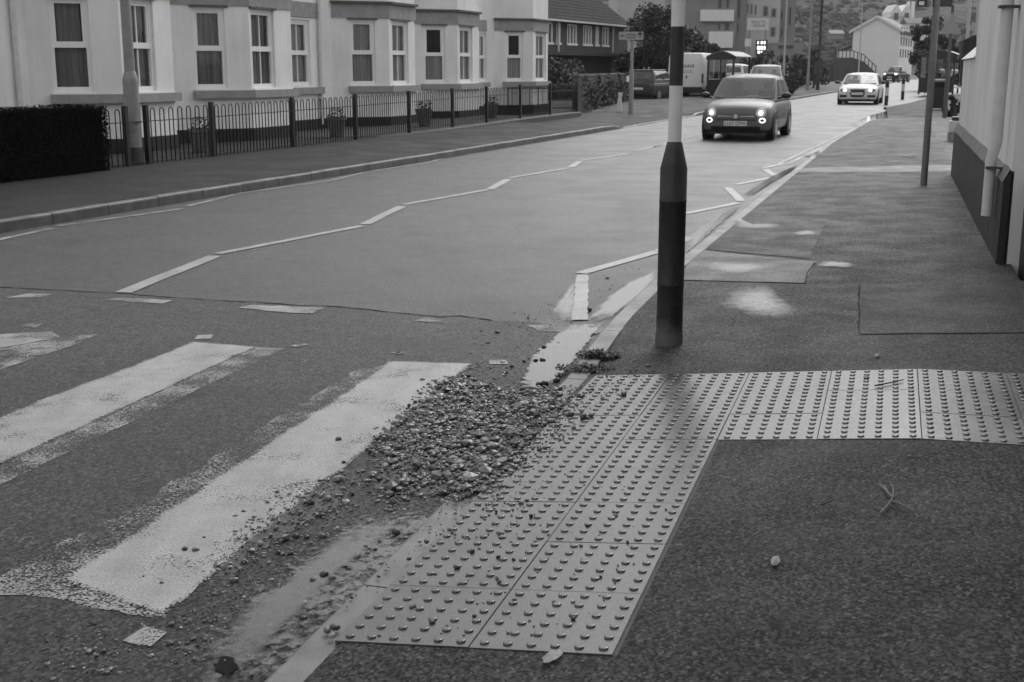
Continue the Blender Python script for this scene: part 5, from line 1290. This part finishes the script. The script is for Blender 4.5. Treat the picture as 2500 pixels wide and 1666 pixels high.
# ---- wall beside the entrance, overgrown
p_ = at_depth(1412, 262, 44); q_ = at_depth(1525, 250, 60)
d = Vector((q_.x-p_.x, q_.y-p_.y, 0)); L = d.length
T = thing('garden_fence', 'low grey boundary wall between the gate and the parked hatchback', 'wall', (p_.x, p_.y, .08), math.atan2(d.y, d.x))
MB().bb(0, L, 0, .22, -.05, 1.25).build('wall', mat('boundary_wall', .05, .09, 3, .8, bmp=.4, bscale=20), T); MB().bb(-.03, L+.03, -.03, .25, 1.253, 1.32).build('coping', mat('boundary_coping', .08, .11, 3, .8), T)
mb = MB(); rr = random.Random(61)
for i in range(3200):
    x_ = rr.uniform(0, L); z_ = rr.random()**.8*1.35*(.75+.25*math.sin(x_*1.7)); foliage(mb, rr, (x_, -.12-.35*(1-z_/1.4)*rr.random(), z_), (.06, .06, .06), 1, .06)
mb.build('ivy', mat('trailing_growth', .03, .11, 3, .8, world=True), T, fix=False)['kind'] = 'stuff'
MB().bb(L*.72, L*.78, -.55, -.5, .95, 1.2).build('small_notice', M['white'], T)
# ---- brick house
AB = R(25); B0 = Vector((2.17, 70, 0)); BX = Vector((math.sin(AB), math.cos(AB), 0)); BY = Vector((-math.cos(AB), math.sin(AB), 0))
def bhit(px, py, y=0):
    d = ray(px, py); k = ((B0-CAM).dot(BY)+y)/d.dot(BY); p_ = CAM+d*k; return (p_-B0).dot(BX), p_.z
def brick_mat(name, lo, hi, mortar, sx=.22, sz=.075):
    m, t, p, o = nodes(name); c = coords(t, False); mp = N(t, 'ShaderNodeMapping'); mp.inputs['Rotation'].default_value = (math.pi/2, 0, 0); t.links.new(c, mp.inputs[0])
    b = N(t, 'ShaderNodeTexBrick', i_Scale=1.0); b.inputs['Brick Width'].default_value = sx; b.inputs['Row Height'].default_value = sz; b.inputs['Mortar Size'].default_value = .008
    b.inputs['Color1'].default_value = grey(lo); b.inputs['Color2'].default_value = grey(hi); b.inputs['Mortar'].default_value = grey(mortar); t.links.new(mp.outputs[0], b.inputs['Vector'])
    t.links.new(b.outputs['Color'], p.inputs['Base Color']); p.inputs['Roughness'].default_value = .8; return m
M['brick'] = brick_mat('brown_brick', .035, .06, .08)
BH = thing('brick_house', 'dark brick house with tiled roof and white windows beyond the terrace', 'house', B0, math.pi/2-AB)
ue, ze = bhit(1493, 64); us_ = -7.0; ze = 4.25
wins = [(bhit(a, 80)[0], bhit(b, 80)[0], 3.02, 4.08) for a, b in ((1328, 1349), (1358, 1368), (1385, 1408), (1424, 1445), (1454, 1462), (1471, 1486))]
wins = [(a-us_, b-us_, z0, z1) for a, b, z0, z1 in wins]
low = [(a-us_, b-us_, .7, 2.0) for a, b in ((bhit(1356, 180)[0], bhit(1367, 180)[0]),)]+[(bhit(1506, 180)[0]-us_-.9, bhit(1506, 180)[0]-us_-.1, .1, 2.05)]
ue2 = ue+3.0
low = [low[0]]
P_ = wall_panel(BH, (us_, 0), (ue2, 0), wins+low, 0, ze, M['brick'], .1)
for h in wins+low:
    a, b, z0, z1 = h
    mb = MB()
    def add(a0, a1, c0, c1, o0=-.09, o1=.0):
        mb.add([P_(a0, c0, o1), P_(a1, c0, o1), P_(a1, c1, o1), P_(a0, c1, o1), P_(a0, c0, o0), P_(a1, c0, o0), P_(a1, c1, o0), P_(a0, c1, o0)], [(0,1,2,3),(4,7,6,5),(0,4,5,1),(1,5,6,2),(2,6,7,3),(3,7,4,0)])
    add(a, a+.1, z0, z1); add(b-.1, b, z0, z1); add(a+.1, b-.1, z1-.08, z1); add(a-.08, b+.08, z0-.12, z0, -.09, .06)
    n = 2 if b-a > 1.2 else 1
    for k in range(1, n+1): u_ = lerp(a, b, k/(n+1)); add(u_-.045, u_+.045, z0, z1-.08)
    fo = mb.build('window', M['upvc'], BH)
    g_ = MB(); g_.face([P_(a+.1, z0, -.06), P_(b-.1, z0, -.06), P_(b-.1, z1-.08, -.06), P_(a+.1, z1-.08, -.06)]); g_.build('pane', M['cglass'], fo, fix=False)
MB().bb(us_, ue2, .12, 8, 0, ze).build('house_body', M['brick'], BH)
m, t, p, o = nodes('roof_tiles'); cc = coords(t, False); wv = N(t, 'ShaderNodeTexWave', wave_type='BANDS', bands_direction='Z', i_Scale=1.6, i_Distortion=.8, i_Detail=3); t.links.new(cc, wv.inputs[0])
t.links.new(math_(t, 'MULTIPLY', ramp(t, wv.outputs['Fac'], .1, .6, .018, .055), ramp(t, noise(t, cc, 3, 4), .3, .7, .8, 1.2)), p.inputs['Base Color']); p.inputs['Roughness'].default_value = .95; p.inputs['Specular IOR Level'].default_value = .1; M['rooft'] = m
mb = MB(); zr = ze+3.4; mb.add([(us_, -.4, ze-.05), (ue2+.1, -.4, ze-.05), (ue2-2.3, 3.6, zr), (us_, 3.6, zr), (ue2+.1, 8.2, ze-.05), (us_, 8.2, ze-.05)], [(0,1,2,3),(2,4,5,3),(1,4,2),(0,3,5),(0,5,4,1)]); mb.build('roof', M['rooft'], BH)
MB().bb(us_, ue2+.1, -.5, -.4, ze-.1, ze+.0).build('gutter', M['pipe'], BH)
for px in (1359, 1492): u_ = bhit(px, 100)[0]; MB().tube([(u_, -.12, 2.5 if px < 1400 else .4), (u_, -.12, ze-.1)], .06, 8).build('downpipe', M['pipe'], BH)
MB().bb(us_, ue2-1.5, -1.1, -.02, 2.32, 2.5).build('porch_roof', mat('porch_felt', .02, .04, 3, .8), BH)
u_ = bhit(1497, 160)[0]; MB().bb(u_, u_+1.2, -.06, -.005, 2.0, 2.15).build('door_lintel', M['pipe'], BH); MB().bb(u_+.5, u_+1.15, -.03, -.005, .1, 1.98).build('door', M['trim'], BH)
MB().bb(ue2-4, ue2-3.2, 3.2, 4.0, zr-.5, zr+1.0).build('chimney', M['brick'], BH)
# ---- flats and supermarket
M['cement'] = mat('pale_cement', .38, .46, .8, .8, world=True); M['cement_d'] = mat('grey_cement', .2, .26, .8, .8, world=True); M['bandw'] = mat('white_spandrel', .66, .72, 2, .7); M['dwin'] = mat('far_dark_window', .04, .07, 1, .3, world=True)
def flat_block(label, Y, x0, x1, ytop, m, bands=(), wins_=(), cat='building', name='apartment_block', depth=14):
    a = at_depth(x0, 168, Y); b = at_depth(x1, 168, Y); tz = at_depth(x0, ytop, Y).z if ytop > -300 else 20
    T = thing(name, label, cat, (a.x, Y, 0)); w_ = b.x-a.x
    MB().bb(0, w_, 0, depth, -.2, tz).build('wall', m, T)
    def loc(px, py): p_ = at_depth(px, py, Y); return p_.x-a.x, p_.z
    for u0, v0, u1, v1 in bands:
        (xa, za), (xb_, zb_) = loc(u0, v1), loc(u1, v0); MB().bb(xa, xb_, -.5, -.01, za, zb_).build('balcony_front', M['bandw'], T, bevel=.05)
    for u0, v0, u1, v1 in wins_:
        (xa, za), (xb_, zb_) = loc(u0, v1), loc(u1, v0); wo_ = MB().bb(xa, xb_, -.05, -.005, za, zb_).build('window', M['bandw'] if False else M['cement_d'], T)
        MB().bb(xa+.12, xb_-.12, -.07, -.052, za+.1, zb_-.1).build('pane', M['dwin'], wo_)
    return T
flat_block('pale grey building mass behind the dark trees', 150, 1505, 1700, -60, M['cement'])
flat_block('grey flats with white balcony fronts above the bus shelter', 120, 1662, 1793, -120, M['cement_d'], [(1708, 25, 1790, 53), (1728, 78, 1788, 118), (1708, -35, 1790, -10)], [(1750, -5, 1765, 23), (1770, -5, 1783, 23), (1750, 55, 1762, 76), (1766, 55, 1783, 76)])
flat_block('narrow dark stair tower with vertical lettering panel between the flats', 121, 1793.5, 1817, -100, M['cement_d'], [], [(1796, -30, 1812, 45), (1796, 57, 1806, 80)])
flat_block('pale grey flats with rows of slim windows behind the supermarket sign', 122, 1817.5, 1899, -80, M['cement'], [], [(1822, 8, 1828, 33), (1832, 10, 1838, 35), (1842, 12, 1848, 37), (1862, 15, 1876, 40), (1882, 20, 1896, 43), (1880, 66, 1894, 90), (1862, -40, 1876, -12), (1822, -45, 1848, -15)])
flat_block('grey end flats beside the pale lamp column', 124, 1899.5, 1936, -80, M['cement_d'], [], [(1903, 25, 1914, 50), (1903, 68, 1914, 92), (1922, 16, 1935, 64)], depth=10)
flat_block('low dark shop front under the end flats', 112, 1893, 1958, 104, M['cement_d'], [], [(1896, 108, 1940, 122)], depth=8)
T = thing('supermarket_sign', 'white supermarket sign board on tall posts before the flats', 'sign', (at_depth(1850, 168, 100).x, 100, 0))
def sl(px, py, Y=100): p_ = at_depth(px, py, Y); return p_.x-T.location.x, p_.z
(xa, za), (xb_, zb_) = sl(1824, 74), sl(1877, 45)
MB().bb(xa, xb_, -.1, .1, za, zb_).build('sign_panel', mat('sign_panel_white', .6, rough=.4), T)
me = text_mesh('TESCO', (zb_-za)*.62, mat('sign_letter_grey', .09, rough=.5)); o_ = link('lettering', me, T); o_.location = ((xa+xb_)/2, -.105, lerp(za, zb_, .55)); o_.rotation_euler = (math.pi/2, 0, 0); o_.scale = (.68, 1, 1)
mb = MB()
for k in range(5): x_ = lerp(xa, xb_, .24+k*.12); mb.add([(x_, -.103, lerp(za, zb_, .26)), (x_+.16, -.103, lerp(za, zb_, .26)), (x_+.2, -.103, lerp(za, zb_, .33)), (x_+.06, -.103, lerp(za, zb_, .33))], [(0, 1, 2, 3)])
mb.build('underline', mat('sign_underline', .18, rough=.5), T, fix=False)
for x_ in (xa+.2, xb_-.2): MB().bb(x_-.06, x_+.06, -.05, .05, 0, za).build('post', M['galv'], T)
T2 = thing('price_board', 'dark fuel price board with bright lit figures', 'sign', (at_depth(1860, 168, 98).x, 98, 0))
x0_, z0_ = at_depth(1844, 136, 98).x-T2.location.x, at_depth(1844, 136, 98).z; x1_, z1_ = at_depth(1874, 98, 98).x-T2.location.x, at_depth(1874, 98, 98).z
MB().bb(x0_, x1_, -.08, .08, z0_, z1_).build('panel', mat('price_panel', .06, rough=.4), T2); MB().bb(-.08, .08, -.05, .05, 0, z0_).build('post', M['galv'], T2)
dg_ = emis('lit_price_digits', 1, 1.6)
for py0, py1, xs_ in ((101, 108, ((1849, 1852), (1857, 1861), (1864, 1868))), (113, 122, ((1848, 1856), (1858, 1862), (1864, 1868))), (125, 131, ((1849, 1855), (1857, 1860)))):
    for a, b in xs_:
        u0, v0 = at_depth(a, py1, 98), at_depth(b, py0, 98); MB().bb(u0.x-T2.location.x, v0.x-T2.location.x, -.1, -.082, u0.z, v0.z).build('lit_figure', dg_, T2)
T3 = thing('small_white_sign', 'small white square sign left of the lit price board', 'sign', (at_depth(1826, 168, 97).x, 97, 0))
u0, v0 = at_depth(1818, 114, 97), at_depth(1834, 95, 97); MB().bb(u0.x-T3.location.x, v0.x-T3.location.x, -.04, .04, u0.z, v0.z).build('panel', M['bandw'], T3); MB().bb(-.05, .05, -.03, .03, 0, u0.z).build('post', M['galv'], T3)
# ---- columns and poles
def column(name, label, cat, px, Y, base_py, top_z, r0, r1, m, lean=0, arm=False):
    p_ = at_depth(px, base_py, Y); T = thing(name, label, cat, (p_.x, p_.y, .05)); MB().lathe([(r0*1.3, -.1), (r0*1.3, 1.2), (r0, 1.3), (r1, top_z)], 12).build('column', m, T, smooth=True)
    if arm: mb = MB(); mb.tube([(0, 0, top_z-.1), (.3, 0, top_z+.05), (1.0, 0, top_z+.1)], .04, 6); mb.bb(.8, 1.4, -.12, .12, top_z+.05, top_z+.15); mb.build('lantern', m, T)
    return T
M['colp'] = mat('pale_column', .38, .45, 4, .5); M['wood'] = mat('telegraph_pole_wood', .03, .05, 6, .8)
column('street_lamp', 'pale street lamp column in front of the flats', 'street lamp', 1913, 92, 178, 8, .075, .06, M['colp'], arm=True)
column('street_lamp', 'grey street lamp column on the verge beside the wooden pole', 'street lamp', 1971, 88, 222, 8, .085, .06, M['galv'], arm=True)
column('telegraph_pole', 'dark wooden telegraph pole on the verge', 'telegraph pole', 1996, 90, 218, 8.5, .11, .09, M['wood'])
column('street_lamp', 'thin pale lamp column behind the white car', 'street lamp', 2096, 150, 178, 9, .09, .06, M['colp'], arm=True)
column('street_lamp', 'white lamp column just left of the rendered building', 'street lamp', 2352, 48, 215, 7.5, .07, .05, M['colp'], arm=True)
column('street_lamp', 'second white column nearest the edge of rendered building', 'street lamp', 2373, 50, 215, 7.5, .06, .045, M['colp'])
# ---- white gable house, hotel and hill
def px_house(name, label, Y, wall_px, peak, eaves, base_y, m, side=None, cat='house'):
    x0, x1 = wall_px; a = at_depth(x0, base_y, Y); b = at_depth(x1, base_y, Y); T = thing(name, label, cat, (a.x, Y, 0)); w_ = b.x-a.x; ez = at_depth(x0, eaves, Y).z; pz = at_depth(x0, peak[1], Y).z; pxx = at_depth(peak[0], 168, Y).x-a.x; bz = -1
    D = 22
    mb = MB(); mb.add([(0, 0, bz), (w_, 0, bz), (w_, 0, ez), (pxx, 0, pz), (0, 0, ez), (0, D, bz), (w_, D, bz), (w_, D, ez), (pxx, D, pz), (0, D, ez)], [(0,1,2,3,4),(5,9,8,7,6),(0,4,9,5),(1,6,7,2)]); mb.build('wall', m, T)
    rf = mat('roof_%s_%d' % (name, x0), .05, .08, 2, .6); o_ = .35
    for (p1, z1_), (p2, z2_) in (((-.7, ez-.4), (pxx, pz+.02)), ((pxx, pz+.02), (w_+.7, ez-.4))):
        q = MB(); q.add([(p1, -o_, z1_), (p2, -o_, z2_), (p2, D, z2_), (p1, D, z1_), (p1, -o_, z1_+.35), (p2, -o_, z2_+.35), (p2, D, z2_+.35), (p1, D, z1_+.35)], [(0,3,2,1),(4,5,6,7),(0,1,5,4),(1,2,6,5),(2,3,7,6),(3,0,4,7)]); ro = q.build('roof', rf, T)
        e = MB(); e.add([(p1, -o_-.12, z1_-.1), (p2, -o_-.12, z2_-.1), (p2, -o_-.12, z2_+.4), (p1, -o_-.12, z1_+.4), (p1, -o_-.005, z1_-.1), (p2, -o_-.005, z2_-.1), (p2, -o_-.005, z2_+.4), (p1, -o_-.005, z1_+.4)], [(0,1,2,3),(4,7,6,5),(0,4,5,1),(1,5,6,2),(2,6,7,3),(3,7,4,0)]); e.build('bargeboard', M['bandw'], ro)
    return T, w_, ez, D
M['farwhite'] = mat('far_white_wall', .7, .78, .15, .8, world=True)
T, w_, ez, D = px_house('gable_house', 'white house with blank gable end at the far end of road', 240, (2079, 2189), (2133, 44), 76, 150, M['farwhite'])
for i in range(5):
    for z_ in (5.2, 7.4, 9.4): 
        wo_ = MB().bb(w_+.0, w_+.08, 1.5+i*4, 2.8+i*4, z_-1.5, z_).build('window', M['dwin'], T)
T.rotation_euler.z = -R(24)
MB().bb(-3.0, -.05, 2, 9, -1, 4.9).build('lean_to', M['farwhite'], T)
mb = MB(); mb.add([(-3.2, 1.7, 4.9), (-.02, 1.7, 6.2), (-.02, 9.2, 6.2), (-3.2, 9.2, 4.9), (-3.2, 1.7, 5.1), (-.02, 1.7, 6.45), (-.02, 9.2, 6.45), (-3.2, 9.2, 5.1)], [(0,3,2,1),(4,5,6,7),(0,1,5,4),(1,2,6,5),(2,3,7,6),(3,0,4,7)]); mb.build('lean_to_roof', mat('lean_to_slate', .2, rough=.7), T)
Y = 420; a = at_depth(2163, 52, Y); T = thing('hillside_hotel', 'white building with twin gables high on the hillside', 'building', (a.x, Y, a.z-3)); k = Y/FPX
MB().bb(0, 60*k, 0, 12, -2, 4.4).build('wall', M['farwhite'], T)
for x_ in (22, 47):
    mb = MB(); mb.add([((x_-12)*k, -.5, 4.4), ((x_+12)*k, -.5, 4.4), ((x_+12)*k, -.5, 6), (x_*k, -.5, 8.4), ((x_-12)*k, -.5, 6), ((x_-12)*k, 10, 4.4), ((x_+12)*k, 10, 4.4), ((x_+12)*k, 10, 6), (x_*k, 10, 8.4), ((x_-12)*k, 10, 6)], [(0,1,2,3,4),(0,4,9,5),(1,6,7,2),(4,3,8,9),(3,2,7,8),(0,5,6,1)]); mb.build('gable', M['farwhite'], T)
    MB().bb((x_-5)*k, (x_+5)*k, -.7, -.52, 3.4, 5.6).build('window', M['dwin'], T)
MB().bb(60*k, 112*k, 2, 12, -2, 4.0).build('long_wing', M['farwhite'], T); MB().bb(0, 112*k, -3, -.8, -2.5, .8).build('terrace', M['bandw'], T)
for x_ in (60, 71): MB().bb(x_*k, (x_+4)*k, 4, 6, 3, 9.5).build('chimney', M['farwhite'], T)
Y = 330; a = at_depth(2215, 72, Y); T = thing('hillside_house', 'pale low house on the hillside below the twin-gabled building', 'house', (a.x, Y, a.z))
MB().bb(0, 5.6, 0, 6, -3, 1.5).build('wall', M['farwhite'], T); mb = MB(); mb.add([(-.3, -.4, 1.5), (5.9, -.4, 1.5), (5.9, 3, 3.0), (-.3, 3, 3.0), (-.3, 6.4, 1.5), (5.9, 6.4, 1.5)], [(0,1,2,3),(3,2,5,4),(0,3,4),(1,5,2),(0,4,5,1)]); mb.build('roof', mat('hill_house_roof', .1, rough=.7), T)
for i in range(3): MB().bb(.6+i*1.7, 1.6+i*1.7, -.06, -.005, .1, 1.0).build('window', M['dwin'], T)
for px, py, Y, lab in ((2028, 84, 330, 'small grey-roofed house low on the hill left of the gable house'), (2145, 36, 460, 'small pale house on the hill just above the gable peak')):
    a = at_depth(px, py, Y); T = thing('hillside_house', lab, 'house', (a.x, Y, a.z)); T.scale = (.75, .75, .75); MB().bb(0, 4.5, 0, 5, -1.6, .2).build('wall', M['cement_d'], T); mb = MB(); mb.add([(-.3, -.4, .2), (4.8, -.4, .2), (4.8, 2.5, 1.5), (-.3, 2.5, 1.5), (-.3, 5.4, .2), (4.8, 5.4, .2)], [(0,1,2,3),(3,2,5,4),(0,3,4),(1,5,2),(0,4,5,1)]); mb.build('roof', mat('hill_roof_%d' % px, .22, rough=.7), T)
# stepped parapet wall with railing
p_ = at_depth(1990, 190, 165); T = thing('parapet_wall', 'dark retaining wall with sloping railed parapet before the gable house', 'wall', (p_.x, 165, 0))
k = 165/FPX; dw = mat('dark_retaining_wall', .05, .08, 1, .8)
MB().bb(-8, 55*k*1.0, 0, .6, -.3, 2.2).build('wall', dw, T)
mb = MB(); mb.add([(40*k, -.4, -.2), (148*k, -.4, -.2), (148*k, -.4, .8), (112*k, -.4, 2.5), (85*k, -.4, 3.0), (40*k, -.4, 3.0), (40*k, .3, -.2), (148*k, .3, -.2), (148*k, .3, .8), (112*k, .3, 2.5), (85*k, .3, 3.0), (40*k, .3, 3.0)], [(0,1,2,3,4,5),(11,10,9,8,7,6),(0,5,11,6),(5,4,10,11),(4,3,9,10),(3,2,8,9),(2,1,7,8),(1,0,6,7)]); mb.build('ramp_wall', dw, T)
for i in range(12):
    x_ = 44+i*9; zt = 3.0 if x_ < 85 else lerp(3.0, 2.5, (x_-85)/27) if x_ < 112 else lerp(2.5, .8, (x_-112)/36)
    MB().bb(x_*k-.05, x_*k+.05, -.1, 0, zt, zt+.95).build('rail_post', M['trim'], T)
mb = MB(); mb.tube([(44*k, -.05, 3.9), (85*k, -.05, 3.9), (112*k, -.05, 3.4), (143*k, -.05, 1.9)], .05, 6); mb.build('hand_rail', M['trim'], T)
# hill
rows = []; rr = random.Random(5)
from mathutils import noise as mnoise
for j in range(60):
    Y = 270+j*16; row = []
    for i in range(90):
        X = -320+i*10+ (Y-270)*.1; base = 95*smooth(270, 900, Y)*(1-.25*math.cos(X*.006)) + (Y-270)*.035
        row.append((X, Y, -1+base+5*mnoise.noise((X*.012, Y*.012, 0))*smooth(280, 420, Y)+2.2*mnoise.noise((X*.12, Y*.12, 3))*smooth(280, 360, Y)))
    rows.append(row)
hl = struct('hill', MB().grid(rows), mat('wooded_hill', .016, .04, .06, .9, bmp=.8, bscale=.25, bdist=3, world=True, detail=8), fix=False)
# far wood: one mass of crowns on the hillside
mb = MB(); rr = random.Random(77)
def hz(X, Y): return -1+95*smooth(270, 900, Y)*(1-.25*math.cos(X*.006))+(Y-270)*.035
for i in range(9000):
    Y = 290+rr.random()*430; X = Y*rr.uniform(-.12, .44); s_ = rr.uniform(.9, 2.0); z_ = hz(X, Y)+rr.uniform(.2, .6)*s_
    vs, fs = protos[rr.randrange(14)]
    a = rr.uniform(0, 6.28)
    if Y < 440 and .3 < X/Y < .37 and rr.random() < .7: continue
    mb.add([(X+(v.x*math.cos(a)-v.y*math.sin(a))*s_, Y+(v.x*math.sin(a)+v.y*math.cos(a))*s_, z_+v.z*s_*1.3) for v in vs], fs)
tag(mb.build('far_wood', mat('far_wood_crowns', .015, .038, .5, .9, bmp=1, bscale=1.2, bdist=.8, world=True, detail=8), fix=False), 'grey wooded hillside filling the background', 'wood', kind='stuff')
# ================================================================== AIR
hb = MB().bb(-1700, 1700, -75, 2350, -1.2, 150).mesh('haze'); m = bpy.data.materials.new('haze_air'); m.use_nodes = True; t = m.node_tree; t.nodes.clear()
o = t.nodes.new('ShaderNodeOutputMaterial'); v = t.nodes.new('ShaderNodeVolumePrincipled'); v.inputs['Color'].default_value = grey(.9); v.inputs['Density'].default_value = .0003; t.links.new(v.outputs[0], o.inputs['Volume'])
hb.materials.append(m); tag(link('haze', hb), 'thin grey drizzle haze filling the street', 'haze', kind='stuff')
